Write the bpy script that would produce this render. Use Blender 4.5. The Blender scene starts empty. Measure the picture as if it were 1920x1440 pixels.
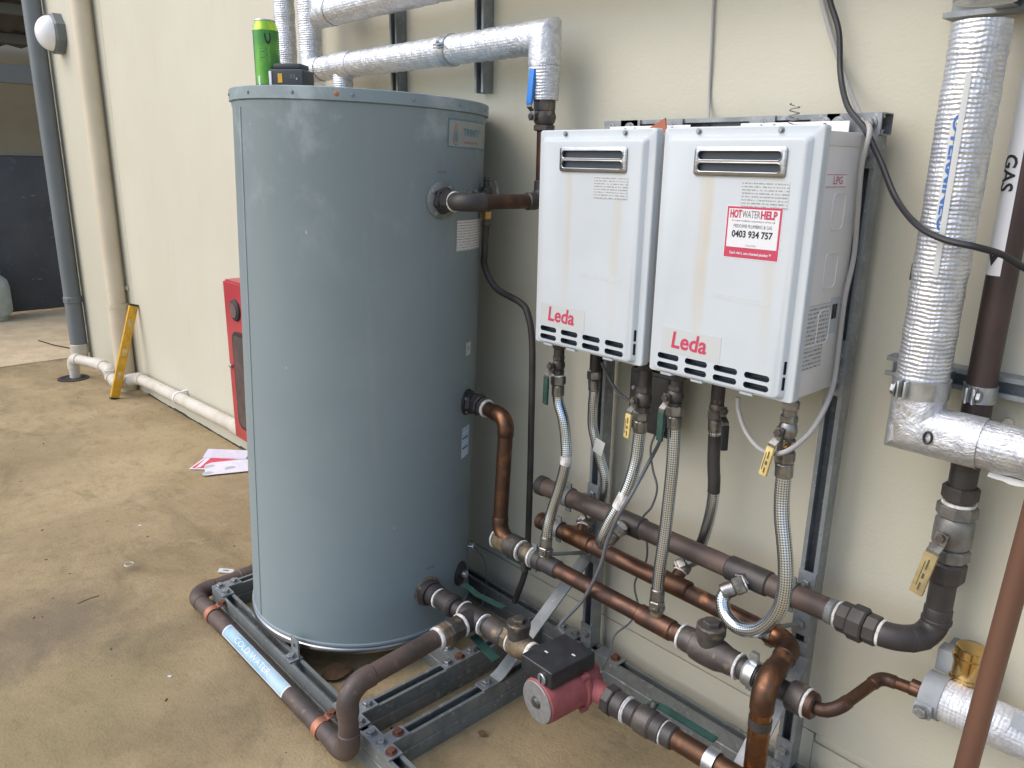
import bpy, bmesh, math, random
from mathutils import Vector, Matrix
random.seed(7)
V = Vector
sc = bpy.context.scene
RAD = math.radians

# ------------------------------------------------------------------ camera
YAW, PITCH, ROLL, FPX = -0.8239556, -0.2784534, 0.0179057, 1457.38
CAM = V((1.41202, -1.65894, 1.50038))
_f = V((math.sin(YAW)*math.cos(PITCH), math.cos(YAW)*math.cos(PITCH), math.sin(PITCH)))
_r0 = V((math.cos(YAW), -math.sin(YAW), 0)); _u0 = _r0.cross(_f)
_r = _r0*math.cos(ROLL) + _u0*math.sin(ROLL); _u = -_r0*math.sin(ROLL) + _u0*math.cos(ROLL)
cd = bpy.data.cameras.new('camera'); cam = bpy.data.objects.new('camera', cd); sc.collection.objects.link(cam)
cd.sensor_width = 36; cd.lens = FPX/1920*36; cd.clip_start = .02; cd.clip_end = 500
m = Matrix((( _r.x, _u.x, -_f.x, CAM.x), (_r.y, _u.y, -_f.y, CAM.y), (_r.z, _u.z, -_f.z, CAM.z), (0, 0, 0, 1)))
cam.matrix_world = m; sc.camera = cam

# ------------------------------------------------------------------ light
SUN_AZ = V((-.42, -.80, 1.0)).normalized()          # towards the sun (behind thin cloud)
w = bpy.data.worlds.new('World'); sc.world = w; w.use_nodes = True
nt = w.node_tree; bg = nt.nodes['Background']; sk = nt.nodes.new('ShaderNodeTexSky'); sk.sky_type = 'NISHITA'
sk.sun_disc = False; sk.sun_elevation = math.asin(SUN_AZ.z); sk.sun_rotation = math.atan2(SUN_AZ.x, SUN_AZ.y)
sk.dust_density = 2.5; sk.air_density = 1.0; sk.ozone_density = 1.0; sk.altitude = 0
nt.links.new(sk.outputs[0], bg.inputs[0]); bg.inputs[1].default_value = .15
ld = bpy.data.lights.new('sun', 'SUN'); ld.energy = .65; ld.angle = RAD(70); ld.color = (1, .975, .94)
lo = bpy.data.objects.new('sun', ld); sc.collection.objects.link(lo)
lo.rotation_euler = (-SUN_AZ).to_track_quat('-Z', 'Y').to_euler(); lo.location = (-3, -4, 6)
vs = sc.view_settings; vs.view_transform = 'Standard'; vs.look = 'None'; vs.gamma = 1; vs.use_curve_mapping = False
vs.exposure = 0.82

# ------------------------------------------------------------------ survey helper: sight line through a photo pixel met with a known plane
def W(px, py, **k):
    d = _r*((px-960)/FPX) - _u*((py-720)/FPX) + _f
    a, v = next(iter(k.items())); i = 'XYZ'.index(a)
    return CAM + d*((v-CAM[i])/d[i])

# ------------------------------------------------------------------ materials
def nodes_of(name):
    m = bpy.data.materials.new(name); m.use_nodes = True
    t = m.node_tree; return m, t, t.nodes['Principled BSDF']
def lk(t, a, b): t.links.new(a, b)
def tc(t, kind='Object', scale=None):
    n = t.nodes.new('ShaderNodeTexCoord'); o = n.outputs[kind]
    if scale:
        mp = t.nodes.new('ShaderNodeMapping'); mp.inputs['Scale'].default_value = scale; lk(t, o, mp.inputs[0]); o = mp.outputs[0]
    return o
def noise(t, co, s, detail=5, rough=.55, dist=0):
    n = t.nodes.new('ShaderNodeTexNoise'); n.inputs['Scale'].default_value = s; n.inputs['Detail'].default_value = detail
    n.inputs['Roughness'].default_value = rough; n.inputs['Distortion'].default_value = dist; lk(t, co, n.inputs['Vector']); return n.outputs[0]
def ramp(t, fac, lo_, hi_, a=0, b=1):
    n = t.nodes.new('ShaderNodeMapRange'); n.interpolation_type = 'SMOOTHSTEP'
    for i, v in enumerate((lo_, hi_, a, b)): n.inputs[i+1].default_value = v
    lk(t, fac, n.inputs[0]); return n.outputs[0]
def mth(t, op, a, b=None):
    n = t.nodes.new('ShaderNodeMath'); n.operation = op
    for i, v in enumerate((a, b)):
        if v is None: continue
        if isinstance(v, (int, float)): n.inputs[i].default_value = v
        else: lk(t, v, n.inputs[i])
    return n.outputs[0]
def mixc(t, fac, a, b, mode='MIX'):
    n = t.nodes.new('ShaderNodeMix'); n.data_type = 'RGBA'; n.blend_type = mode
    for i, v in ((0, fac), (6, a), (7, b)):
        if isinstance(v, (int, float)): n.inputs[i].default_value = v
        elif isinstance(v, tuple): n.inputs[i].default_value = (*v, 1)
        else: lk(t, v, n.inputs[i])
    return n.outputs[2]
def bump(t, p, h, st, dist=.01):
    n = t.nodes.new('ShaderNodeBump'); n.inputs['Strength'].default_value = st; n.inputs['Distance'].default_value = dist
    lk(t, h, n.inputs['Height'])
    prev = p.inputs['Normal'].links[0].from_socket if p.inputs['Normal'].links else None
    if prev: lk(t, prev, n.inputs['Normal'])
    lk(t, n.outputs[0], p.inputs['Normal'])
def pm(name, c1, c2=None, s=9, lo_=.35, hi_=.65, rough=.5, rough2=None, metal=0, bs=0, bst=0, bd=.003, stretch=None, c3=None, s3=30, spec=None):
    m, t, p = nodes_of(name); co = tc(t, 'Object', stretch)
    p.inputs['Metallic'].default_value = metal; p.inputs['Roughness'].default_value = rough
    if spec is not None: p.inputs['Specular IOR Level'].default_value = spec
    if c2:
        f = ramp(t, noise(t, co, s), lo_, hi_); c = mixc(t, f, c1, c2)
        if c3: c = mixc(t, ramp(t, noise(t, co, s3, 3), .58, .72), c, c3)
        lk(t, c, p.inputs['Base Color'])
        if rough2 is not None: lk(t, ramp(t, f, 0, 1, rough, rough2), p.inputs['Roughness'])
    else: p.inputs['Base Color'].default_value = (*c1, 1)
    if bs: bump(t, p, noise(t, co, bs, 4), bst, bd)
    return m
M = {}
def uvsplit(t):
    n = t.nodes.new('ShaderNodeSeparateXYZ'); lk(t, tc(t, 'UV'), n.inputs[0]); return n.outputs[0], n.outputs[1]
def sepo(t):
    n = t.nodes.new('ShaderNodeSeparateXYZ'); lk(t, tc(t), n.inputs[0]); return n.outputs

def mk_materials():
    # painted render wall
    m, t, p = nodes_of('cream_render'); co = tc(t)
    c = mixc(t, ramp(t, noise(t, co, 1.3, 4), .35, .7), (.525, .505, .405), (.555, .535, .435))
    c = mixc(t, mth(t, 'MULTIPLY', ramp(t, noise(t, tc(t, 'Object', (5, 5, 1.2)), 2.2, 6), .55, .85), .35), c, (.45, .41, .325))
    lk(t, c, p.inputs['Base Color']); p.inputs['Roughness'].default_value = .75
    bump(t, p, noise(t, tc(t, 'Object', (95, 95, 150)), 1.0, 4, .6), .24, .003); bump(t, p, noise(t, co, 9, 3), .18, .008)
    M['wall'] = m
    M['joint'] = pm('dark_joint', (.03, .028, .025), rough=.9)
    # concrete
    m, t, p = nodes_of('stained_concrete'); co = tc(t)
    c = mixc(t, ramp(t, noise(t, co, .9, 8, .62, .6), .33, .66), (.30, .225, .118), (.42, .325, .182))
    c = mixc(t, mth(t, 'MULTIPLY', ramp(t, noise(t, tc(t, 'Object', (1, 2.0, 1)), 2.0, 9, .68, 1.2), .48, .70), .7), c, (.19, .148, .074))
    c = mixc(t, mth(t, 'MULTIPLY', ramp(t, noise(t, co, 4.5, 8, .7, .5), .54, .70), .5), c, (.43, .345, .22))
    c = mixc(t, mth(t, 'MULTIPLY', ramp(t, noise(t, co, 17, 8, .72), .50, .70), .36), c, (.145, .11, .064))
    c = mixc(t, mth(t, 'MULTIPLY', ramp(t, noise(t, co, 75, 5, .7), .50, .68), .38), c, (.16, .12, .072))
    c = mixc(t, mth(t, 'MULTIPLY', ramp(t, noise(t, co, 95, 5, .7), .56, .72), .36), c, (.47, .385, .26))
    vo = t.nodes.new('ShaderNodeTexVoronoi'); vo.inputs['Scale'].default_value = 28; lk(t, co, vo.inputs[0])
    sp = mth(t, 'MULTIPLY', ramp(t, vo.outputs[0], .03, .09, 1, 0), ramp(t, noise(t, co, 3.1, 2), .52, .6))
    c = mixc(t, mth(t, 'MULTIPLY', sp, .5), c, (.06, .05, .035))
    for px_, py_, rad, am, col in ((70, 1180, .42, .62, (.115, .092, .062)), (310, 1195, .22, .45, (.12, .092, .058)), (160, 1330, .5, .35, (.17, .15, .062)), (240, 1060, .10, .5, (.12, .085, .055)), (420, 1330, .35, .35, (.135, .10, .06)), (1000, 1400, .4, .35, (.13, .10, .06)), (20, 860, .6, .3, (.17, .135, .075)), (150, 700, .25, .4, (.13, .10, .07))):
        P = W(px_, py_, Z=0 if py_ > 1000 else -.1); vm = t.nodes.new('ShaderNodeVectorMath'); vm.operation = 'DISTANCE'; lk(t, co, vm.inputs[0]); vm.inputs[1].default_value = P
        dd = mth(t, 'ADD', vm.outputs['Value'], mth(t, 'MULTIPLY', mth(t, 'SUBTRACT', noise(t, co, 5, 6, .65), .5), rad*1.3))
        c = mixc(t, mth(t, 'MULTIPLY', ramp(t, dd, rad*.15, rad, 1, 0), am), c, col)
    lk(t, c, p.inputs['Base Color']); lk(t, ramp(t, noise(t, co, 3, 5), .3, .7, .7, .95), p.inputs['Roughness'])
    bump(t, p, noise(t, co, 120, 6, .7), .8, .004); bump(t, p, noise(t, co, 9, 6), .4, .008)
    M['concrete'] = m
    M['gravel'] = pm('pale_gravel', (.70, .56, .36), (.58, .46, .29), s=6, rough=.95, bs=140, bst=.8, bd=.01, c3=(.30, .22, .14), s3=70)
    M['galv'] = pm('galvanised_steel', (.30, .325, .34), (.215, .235, .25), s=14, lo_=.3, hi_=.7, rough=.48, rough2=.6, metal=.55, bs=90, bst=.08, c3=(.36, .38, .39), s3=60)
    M['galv_dirty_shade'] = pm('weathered_shaded_galvanised_steel', (.24, .265, .265), (.16, .17, .165), s=11, lo_=.3, hi_=.7, rough=.5, rough2=.7, metal=.45, bs=90, bst=.1, c3=(.33, .345, .34), s3=45)  # weathered steel; its darkness also stands for shade on one wall channel
    M['zinc'] = pm('bright_zinc', (.55, .58, .6), (.40, .43, .45), s=30, rough=.32, metal=.85)
    M['bolt_zinc'] = pm('zinc_bolt', (.36, .38, .39), (.22, .23, .235), s=60, rough=.45, metal=.7)
    M['bolt_rust'] = pm('rusty_bolt', (.20, .075, .04), (.10, .055, .04), s=80, rough=.8, metal=.3)
    M['heater_dark'] = pm('slot_black', (.035, .05, .065), rough=.5)
    M['stainless'] = pm('stainless_steel', (.40, .41, .43), (.30, .31, .33), s=20, rough=.28, metal=1, stretch=(1, 1, 12))
    M['white_plastic'] = pm('white_plastic', (.78, .78, .78), rough=.35)
    M['white_tape'] = pm('white_thread_tape', (.78, .77, .75), (.5, .48, .44), s=70, rough=.7, bs=150, bst=.5)
    M['copper'] = pm('copper', (.225, .108, .056), (.10, .056, .036), s=15, lo_=.34, hi_=.56, rough=.32, rough2=.5, metal=.85, bs=40, bst=.05, c3=(.10, .055, .04), s3=26)
    M['copper_bright'] = pm('clean_copper', (.29, .142, .068), (.165, .083, .045), s=16, lo_=.42, hi_=.66, rough=.25, rough2=.4, metal=.95, c3=(.12, .06, .045), s3=38)
    M['copper_aged'] = pm('aged_copper', (.13, .068, .046), (.07, .043, .034), s=15, lo_=.38, hi_=.6, rough=.36, rough2=.52, metal=.7, bs=50, bst=.08, c3=(.32, .15, .075), s3=13)
    M['pipe_brown'] = pm('dull_brown_pipe', (.125, .088, .074), (.072, .058, .053), s=7, rough=.62, rough2=.5, metal=.3, bs=60, bst=.12, c3=(.16, .115, .095), s3=35)
    M['pipe_black'] = pm('dark_grey_pipe', (.075, .068, .066), (.05, .046, .046), s=12, rough=.5, metal=.4, bs=60, bst=.06)
    M['pipe_gas'] = pm('brown_gas_pipe', (.075, .048, .042), (.05, .036, .033), s=6, rough=.5, metal=.25)
    M['rust_pipe'] = pm('rust_brown_pipe', (.185, .095, .062), (.125, .068, .048), s=5, lo_=.3, hi_=.7, rough=.5, metal=.35, stretch=(1, 1, .18), c3=(.24, .14, .095), s3=30)
    M['bronze'] = pm('dull_bronze', (.115, .103, .092), (.075, .068, .063), s=30, rough=.5, metal=.5, c3=(.24, .185, .11), s3=22)
    M['bronze_stained'] = pm('verdigris_bronze', (.125, .098, .07), (.25, .19, .11), s=24, rough=.62, metal=.4, bs=90, bst=.3, c3=(.07, .06, .052), s3=30)
    M['nickel'] = pm('nickel_fitting', (.33, .325, .31), (.19, .185, .175), s=40, rough=.34, metal=.9)
    M['dull_nickel'] = pm('dull_nickel', (.235, .235, .225), (.165, .162, .155), s=30, rough=.48, metal=.6)
    M['brass'] = pm('bright_brass', (.72, .50, .22), (.60, .38, .13), s=12, rough=.2, metal=1)
    M['black_rubber'] = pm('black_rubber', (.022, .023, .025), rough=.55)
    M['black_plastic'] = pm('black_plastic', (.02, .021, .023), (.03, .031, .034), s=40, rough=.42, bs=300, bst=.1)
    M['green_sleeve'] = pm('dark_green_sleeve', (.02, .055, .045), (.03, .08, .065), s=40, rough=.45)
    M['yellow_sleeve'] = pm('yellow_sleeve', (.68, .52, .20), (.52, .38, .15), s=60, rough=.5)
    M['faded_sleeve'] = pm('faded_tan_sleeve', (.36, .27, .13), (.27, .22, .10), s=50, rough=.55, c3=(.42, .23, .12), s3=30)
    M['blue_sleeve'] = pm('blue_sleeve', (.015, .19, .62), rough=.4)
    M['red_paint'] = pm('red_cabinet_paint', (.43, .038, .052), (.38, .033, .045), s=5, rough=.35)
    M['pump_red'] = pm('pump_red_paint', (.31, .085, .088), (.25, .066, .068), s=30, rough=.7, bs=120, bst=.25)
    M['pump_grey'] = pm('cast_aluminium', (.30, .30, .295), (.25, .25, .245), s=60, rough=.55, metal=.4, bs=300, bst=.1)
    M['cable_black'] = pm('black_cable', (.018, .019, .022), rough=.42)
    M['cable_grey'] = pm('grey_cable', (.36, .35, .335), rough=.5)
    M['cable_slate'] = pm('slate_cable', (.115, .12, .13), rough=.5)
    M['grey_downpipe'] = pm('grey_painted_downpipe', (.155, .175, .185), (.13, .15, .16), s=3, rough=.5)
    M['cream_pipe'] = pm('cream_painted_pipe', (.63, .56, .42), (.58, .51, .38), s=4, rough=.5)
    M['pvc'] = pm('white_pvc', (.60, .57, .50), (.50, .46, .38), s=7, rough=.45)
    M['yellow'] = pm('yellow_paint', (.72, .40, .02), (.55, .30, .03), s=25, rough=.45)
    M['lamp_white'] = pm('opal_diffuser', (.82, .84, .86), rough=.3)
    M['paper'] = pm('white_card', (.72, .71, .78), (.66, .65, .72), s=30, rough=.75)
    M['card_red'] = pm('red_card', (.60, .05, .08), rough=.6)
    M['ink'] = pm('black_ink', (.02, .02, .022), rough=.6)
    M['ink_grey'] = pm('grey_ink', (.17, .18, .18), rough=.7)
    M['ink_green'] = pm('dark_green_ink', (.06, .075, .035), rough=.6)
    M['ink_red'] = pm('red_ink', (.50, .045, .10), rough=.55)
    M['ink_blue'] = pm('blue_ink', (.03, .13, .42), rough=.55)
    M['ink_teal'] = pm('teal_ink', (.09, .21, .26), rough=.55)
    M['ink_orange'] = pm('faded_orange_ink', (.33, .12, .09), rough=.6)
    M['sticker'] = pm('white_sticker', (.68, .69, .71), rough=.4)
    M['sticker_pale'] = pm('pale_grey_sticker', (.55, .56, .545), rough=.4)
    M['residue'] = pm('sticker_residue', (.49, .535, .56), (.53, .56, .56), s=60, rough=.5)
    M['sticker_badge'] = pm('clear_badge_film', (.50, .525, .52), rough=.4)
    M['sticker_grey'] = pm('silver_sticker', (.42, .45, .48), rough=.35)
    M['sticker_beige'] = pm('faded_tank_sticker', (.275, .295, .285), (.30, .31, .285), s=30, rough=.45)
    M['sticker_blue'] = pm('pale_blue_sticker', (.30, .50, .68), (.55, .68, .78), s=14, rough=.4)
    M['tag_brown'] = pm('terracotta_scrap', (.36, .115, .06), rough=.7)
    M['label_cold'] = pm('faded_blue_label', (.20, .38, .50), (.38, .52, .60), s=12, rough=.4)
    M['can_green'] = pm('green_can', (.06, .23, .055), (.12, .35, .05), s=14, rough=.3, metal=.45)
    M['can_lime'] = pm('lime_can_shoulder', (.38, .62, .06), rough=.25, metal=.5)
    M['fence'] = pm('dark_fence_sheet', (.05, .055, .066), (.065, .072, .082), s=3, rough=.6, c3=(.08, .085, .09), s3=11)
    M['far_wall'] = pm('far_cream_wall', (.44, .385, .28), (.40, .35, .25), s=2, rough=.8)
    M['roof_dark'] = pm('dark_roof_sheet', (.13, .13, .12), (.10, .10, .095), s=2, rough=.7)
    M['beam_grey'] = pm('grey_beam_paint', (.16, .175, .185), rough=.5)
    M['leaf'] = pm('dead_leaf', (.14, .075, .035), (.09, .055, .03), s=60, rough=.9)
    M['twig'] = pm('twig', (.07, .05, .035), rough=.9)
    M['wood'] = pm('timber', (.42, .29, .15), rough=.8)
    M['glass_dark'] = pm('dark_window', (.06, .045, .05), (.12, .07, .075), s=6, rough=.12)
    M['cyl_white'] = pm('pale_green_cylinder', (.46, .50, .45), (.36, .40, .36), s=8, rough=.55)
    M['grate'] = pm('dark_grate', (.07, .065, .06), rough=.6, metal=.3)
    M['base_line'] = pm('dark_base_line', (.05, .045, .035), rough=.95)
    M['orange_clip'] = pm('copper_saddle_clip', (.46, .20, .12), (.34, .14, .09), s=30, rough=.5, metal=.5)

    # tank enamel with chalky bloom, drips and scratches
    m, t, p = nodes_of('tank_grey_enamel'); co = tc(t); z = sepo(t)[2]
    c = mixc(t, ramp(t, noise(t, co, 2.2, 4), .3, .7), (.192, .245, .264), (.214, .268, .287))
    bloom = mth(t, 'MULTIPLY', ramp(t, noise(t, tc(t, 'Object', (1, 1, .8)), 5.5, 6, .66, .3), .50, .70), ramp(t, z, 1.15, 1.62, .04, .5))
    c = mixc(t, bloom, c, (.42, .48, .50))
    st = mth(t, 'MULTIPLY', ramp(t, noise(t, tc(t, 'Object', (26, 26, 1.1)), 1.0, 4), .55, .8), .28)
    c = mixc(t, st, c, (.26, .295, .30))
    vo = t.nodes.new('ShaderNodeTexVoronoi'); vo.inputs['Scale'].default_value = 19; lk(t, tc(t, 'Object', (1, 1, .7)), vo.inputs[0])
    sp = mth(t, 'MULTIPLY', ramp(t, vo.outputs[0], .04, .09, 1, 0), ramp(t, noise(t, co, 4.3, 2), .56, .62))
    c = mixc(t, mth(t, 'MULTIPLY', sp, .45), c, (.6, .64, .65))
    lk(t, c, p.inputs['Base Color']); lk(t, ramp(t, noise(t, co, 5, 4), .3, .7, .48, .62), p.inputs['Roughness'])
    bump(t, p, noise(t, tc(t, 'Object', (1, 1, .4)), 4.5, 2), .12, .01)
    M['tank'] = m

    # heater enamel with rusty run-off streaks under the flue corners
    m, t, p = nodes_of('heater_white_enamel'); x, y, z = sepo(t); co = tc(t)
    base = mixc(t, ramp(t, noise(t, co, 5, 4), .35, .7), (.53, .575, .605), (.495, .54, .57))
    tot = None
    for cx, wd, am in ((.112, .016, .34), (.262, .020, .32), (.492, .024, .50), (.648, .02, .28), (.02, .02, .1)):
        wob = mth(t, 'MULTIPLY', mth(t, 'SUBTRACT', noise(t, tc(t, 'Object', (0, 0, 3)), 1.5, 3), .5), .03)
        dx = mth(t, 'ABSOLUTE', mth(t, 'SUBTRACT', mth(t, 'ADD', x, wob), cx))
        f = mth(t, 'MULTIPLY', ramp(t, dx, wd*.25, wd, 1, 0), am)
        tot = f if tot is None else mth(t, 'MAXIMUM', tot, f)
    tot = mth(t, 'MULTIPLY', tot, ramp(t, z, 1.10, 1.30, .25, 1)); tot = mth(t, 'MULTIPLY', tot, ramp(t, z, 1.49, 1.51, 1, 0))
    tot = mth(t, 'MULTIPLY', tot, ramp(t, noise(t, tc(t, 'Object', (30, 30, 3)), 1, 4), .25, .65, .35, 1))
    c = mixc(t, tot, base, (.52, .42, .26))
    sm = mth(t, 'MULTIPLY', ramp(t, noise(t, tc(t, 'Object', (2, 2, 3)), 5, 6, .65), .6, .75), .22)
    c = mixc(t, sm, c, (.42, .45, .48))
    lk(t, c, p.inputs['Base Color']); p.inputs['Roughness'].default_value = .32
    M['enamel'] = m
    M['case'] = pm('heater_case_cream', (.66, .65, .635), (.62, .61, .60), s=6, rough=.45)

    # foil lagging, plain / ribbed
    for nm, rib in (('foil', 0), ('foil_rib', 1)):
        m, t, p = nodes_of(nm); co = tc(t); u, v = uvsplit(t)
        n1 = noise(t, co, 34, 6, .68, .9); n2 = noise(t, co, 150, 3)
        lk(t, mixc(t, ramp(t, n1, .35, .7), (.72, .74, .77), (.52, .54, .58)), p.inputs['Base Color'])
        p.inputs['Metallic'].default_value = .82; lk(t, ramp(t, n1, .3, .7, .30, .48), p.inputs['Roughness'])
        bump(t, p, n1, .48 if rib else .75, .008); bump(t, p, n2, .3, .002)
        wv = mth(t, 'ADD', mth(t, 'MULTIPLY', v, 2*math.pi/(.0078 if rib else .016)), mth(t, 'MULTIPLY', noise(t, co, 30, 4), 9.0))
        bump(t, p, mth(t, 'SINE', wv), .30 if rib else .10, .0025)
        gr = mth(t, 'SINE', mth(t, 'MULTIPLY', u, 2*math.pi*36)); bump(t, p, gr, .12, .0015)
        M[nm] = m
    # braided hose
    m, t, p = nodes_of('steel_braid'); u, v = uvsplit(t)
    a = mth(t, 'MULTIPLY', u, 2*math.pi*9); b = mth(t, 'MULTIPLY', v, 2*math.pi/.011)
    h = mth(t, 'MULTIPLY', mth(t, 'SINE', mth(t, 'ADD', a, b)), mth(t, 'SINE', mth(t, 'SUBTRACT', a, b)))
    h = mth(t, 'ADD', mth(t, 'MULTIPLY', h, .5), .5)
    lk(t, mixc(t, ramp(t, h, .12, .6), (.15, .165, .18), (.72, .79, .87)), p.inputs['Base Color'])
    p.inputs['Metallic'].default_value = 1; p.inputs['Roughness'].default_value = .24; bump(t, p, h, .30, .001)
    M['braid'] = m
    # fine print on clear film / white
    for nm, paper, ink, sz, sx in (('print_clear', (.53, .56, .575), (.25, .26, .26), .0062, 70), ('print_white', (.68, .68, .68), (.32, .32, .33), .0075, 60), ('print_side', (.58, .57, .56), (.20, .20, .21), .0085, 60)):
        m, t, p = nodes_of(nm); u, v = uvsplit(t)
        ln = ramp(t, mth(t, 'SINE', mth(t, 'MULTIPLY', v, 2*math.pi/sz)), -.1, .5)
        mp = t.nodes.new('ShaderNodeMapping'); mp.inputs['Scale'].default_value = (sx*5, 1/sz, 1); lk(t, tc(t, 'UV'), mp.inputs[0])
        wd = ramp(t, noise(t, mp.outputs[0], 1.0, 2), .40, .52)
        lk(t, mixc(t, mth(t, 'MULTIPLY', ln, wd), paper, ink), p.inputs['Base Color']); p.inputs['Roughness'].default_value = .45
        M[nm] = m
mk_materials()

# ------------------------------------------------------------------ scene graph helpers
COL = sc.collection
WB = {}
def basis(o): return WB.get(o.name, Matrix())
def link(o, parent=None):
    COL.objects.link(o)
    if parent is not None:
        o.parent = parent; o.matrix_parent_inverse = basis(parent).inverted()
    return o
def tag(o, label=None, cat=None, group=None, kind=None):
    if label: o['label'] = label
    if cat: o['category'] = cat
    if group: o['group'] = group
    if kind: o['kind'] = kind
    return o
def thing(name, label, cat, loc=(0, 0, 0), group=None):
    o = bpy.data.objects.new(name, None); o.empty_display_size = .05; o.location = loc
    WB[o.name] = Matrix.Translation(V(loc)); COL.objects.link(o); return tag(o, label, cat, group)
def obj(name, bm, mat, parent=None, ang=35, mats=None):
    me = bpy.data.meshes.new(name)
    bmesh.ops.recalc_face_normals(bm, faces=bm.faces)
    bm.to_mesh(me); bm.free()
    for mm in (mats or [mat]): me.materials.append(M[mm] if isinstance(mm, str) else mm)
    if ang: me.polygons.foreach_set('use_smooth', [True]*len(me.polygons)); me.set_sharp_from_angle(angle=RAD(ang))
    return link(bpy.data.objects.new(name, me), parent)
def inst(name, me, mw, parent):
    o = bpy.data.objects.new(name, me); link(o, parent); o.matrix_basis = mw; return o
def B(): return bmesh.new()

# ------------------------------------------------------------------ shape helpers
def axes(d):
    d = V(d).normalized(); a = V((0, 0, 1)) if abs(d.z) < .9 else V((1, 0, 0))
    x = a.cross(d).normalized(); return x, d.cross(x), d
def tube(bm, pts, r, seg=14, caps=True, phase=0):
    pts = [V(p) for p in pts]; uvl = bm.loops.layers.uv.verify(); n = len(pts)
    rr_ = r if isinstance(r, (list, tuple)) else [r]*n
    T = []
    for i in range(n):
        a = pts[max(i-1, 0)]; b = pts[min(i+1, n-1)]; T.append((b-a).normalized())
    x, y, _ = axes(T[0]); rings = []; L = 0; Ls = []
    for i in range(n):
        if i:
            q = T[i-1].rotation_difference(T[i]); x = q @ x; L += (pts[i]-pts[i-1]).length
        x = (x - T[i]*x.dot(T[i])).normalized(); y = T[i].cross(x); Ls.append(L)
        rings.append([bm.verts.new(pts[i] + (x*math.cos(a) + y*math.sin(a))*rr_[i]) for a in (phase+2*math.pi*k/seg for k in range(seg))])
    for i in range(n-1):
        for k in range(seg):
            k2 = (k+1) % seg
            f = bm.faces.new((rings[i][k], rings[i][k2], rings[i+1][k2], rings[i+1][k]))
            for l, (uu, vv) in zip(f.loops, ((k/seg, Ls[i]), ((k+1)/seg, Ls[i]), ((k+1)/seg, Ls[i+1]), (k/seg, Ls[i+1]))): l[uvl].uv = (uu, vv)
    if caps: bm.faces.new(rings[0][::-1]); bm.faces.new(rings[-1])
    return bm
def fil(pts, R, n=7):
    pts = [V(p) for p in pts]; out = [pts[0]]
    for i in range(1, len(pts)-1):
        a, b, c = pts[i-1], pts[i], pts[i+1]; d1 = (a-b); d2 = (c-b)
        Rr = min(R, d1.length*.48, d2.length*.48); p = b+d1.normalized()*Rr; q = b+d2.normalized()*Rr
        out += [_arc(p, b, q, k/n) for k in range(n+1)]
    return out+[pts[-1]]
def _arc(p, b, q, s):
    w_ = .72   # rational quadratic close to a circular bend
    k0, k1, k2 = (1-s)**2, 2*s*(1-s)*w_, s*s
    return (p*k0+b*k1+q*k2)/(k0+k1+k2)
def smooth(pts, n=8):
    P = [V(p) for p in pts]; P = [P[0]*2-P[1]]+P+[P[-1]*2-P[-2]]; out = []
    for i in range(1, len(P)-2):
        a, b, c, d = P[i-1:i+3]
        for k in range(n):
            s = k/n; out.append(.5*((2*b)+(c-a)*s+(2*a-5*b+4*c-d)*s*s+(3*b-a-3*c+d)*s**3))
    return out+[P[-2]]
def rev(bm, o, d, prof, seg=20, rot=0):
    x, y, d = axes(d); o = V(o); rings = []
    for s, r in prof:
        rings.append([bm.verts.new(o+d*s+(x*math.cos(a)+y*math.sin(a))*max(r, 1e-5)) for a in (rot+2*math.pi*k/seg for k in range(seg))])
    for i in range(len(rings)-1):
        for k in range(seg): bm.faces.new((rings[i][k], rings[i][(k+1) % seg], rings[i+1][(k+1) % seg], rings[i+1][k]))
    bm.faces.new(rings[0][::-1]); bm.faces.new(rings[-1]); return bm
def cyl(bm, o, d, l, r, seg=18, ch=None):
    ch = min(r*.15, l*.2) if ch is None else ch
    return rev(bm, o, d, [(0, r-ch), (ch, r), (l-ch, r), (l, r-ch)], seg)
def hexn(bm, o, d, l, r, rot=.2, seg=6):
    return rev(bm, o, d, [(0, r*.9), (l*.12, r), (l*.88, r), (l, r*.9)], seg, rot)
def box(bm, c, s, Mx=None, bev=0, seg=2):
    t = bmesh.new(); bmesh.ops.create_cube(t, size=1)
    for v in t.verts: v.co = V((v.co.x*s[0], v.co.y*s[1], v.co.z*s[2]))
    if bev: bmesh.ops.bevel(t, geom=t.edges[:], offset=bev, segments=seg, affect='EDGES', profile=.6)
    mx = Matrix.Translation(V(c)) @ (Mx.to_4x4() if Mx else Matrix())
    bmesh.ops.transform(t, matrix=mx, verts=t.verts); me = bpy.data.meshes.new('t'); t.to_mesh(me); t.free()
    bm.from_mesh(me); bpy.data.meshes.remove(me); return bm
def boxr(bm, x0, x1, y0, y1, z0, z1, bev=0, seg=2):
    return box(bm, ((x0+x1)/2, (y0+y1)/2, (z0+z1)/2), (abs(x1-x0), abs(y1-y0), abs(z1-z0)), None, bev, seg)
def prism(bm, pts, h):                       # pts: 3D outline, h: extrusion vector
    a = [bm.verts.new(V(p)) for p in pts]; b = [bm.verts.new(V(p)+V(h)) for p in pts]; n = len(a)
    bm.faces.new(a[::-1]); bm.faces.new(b)
    for i in range(n): bm.faces.new((a[i], a[(i+1) % n], b[(i+1) % n], b[i]))
    return bm
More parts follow.
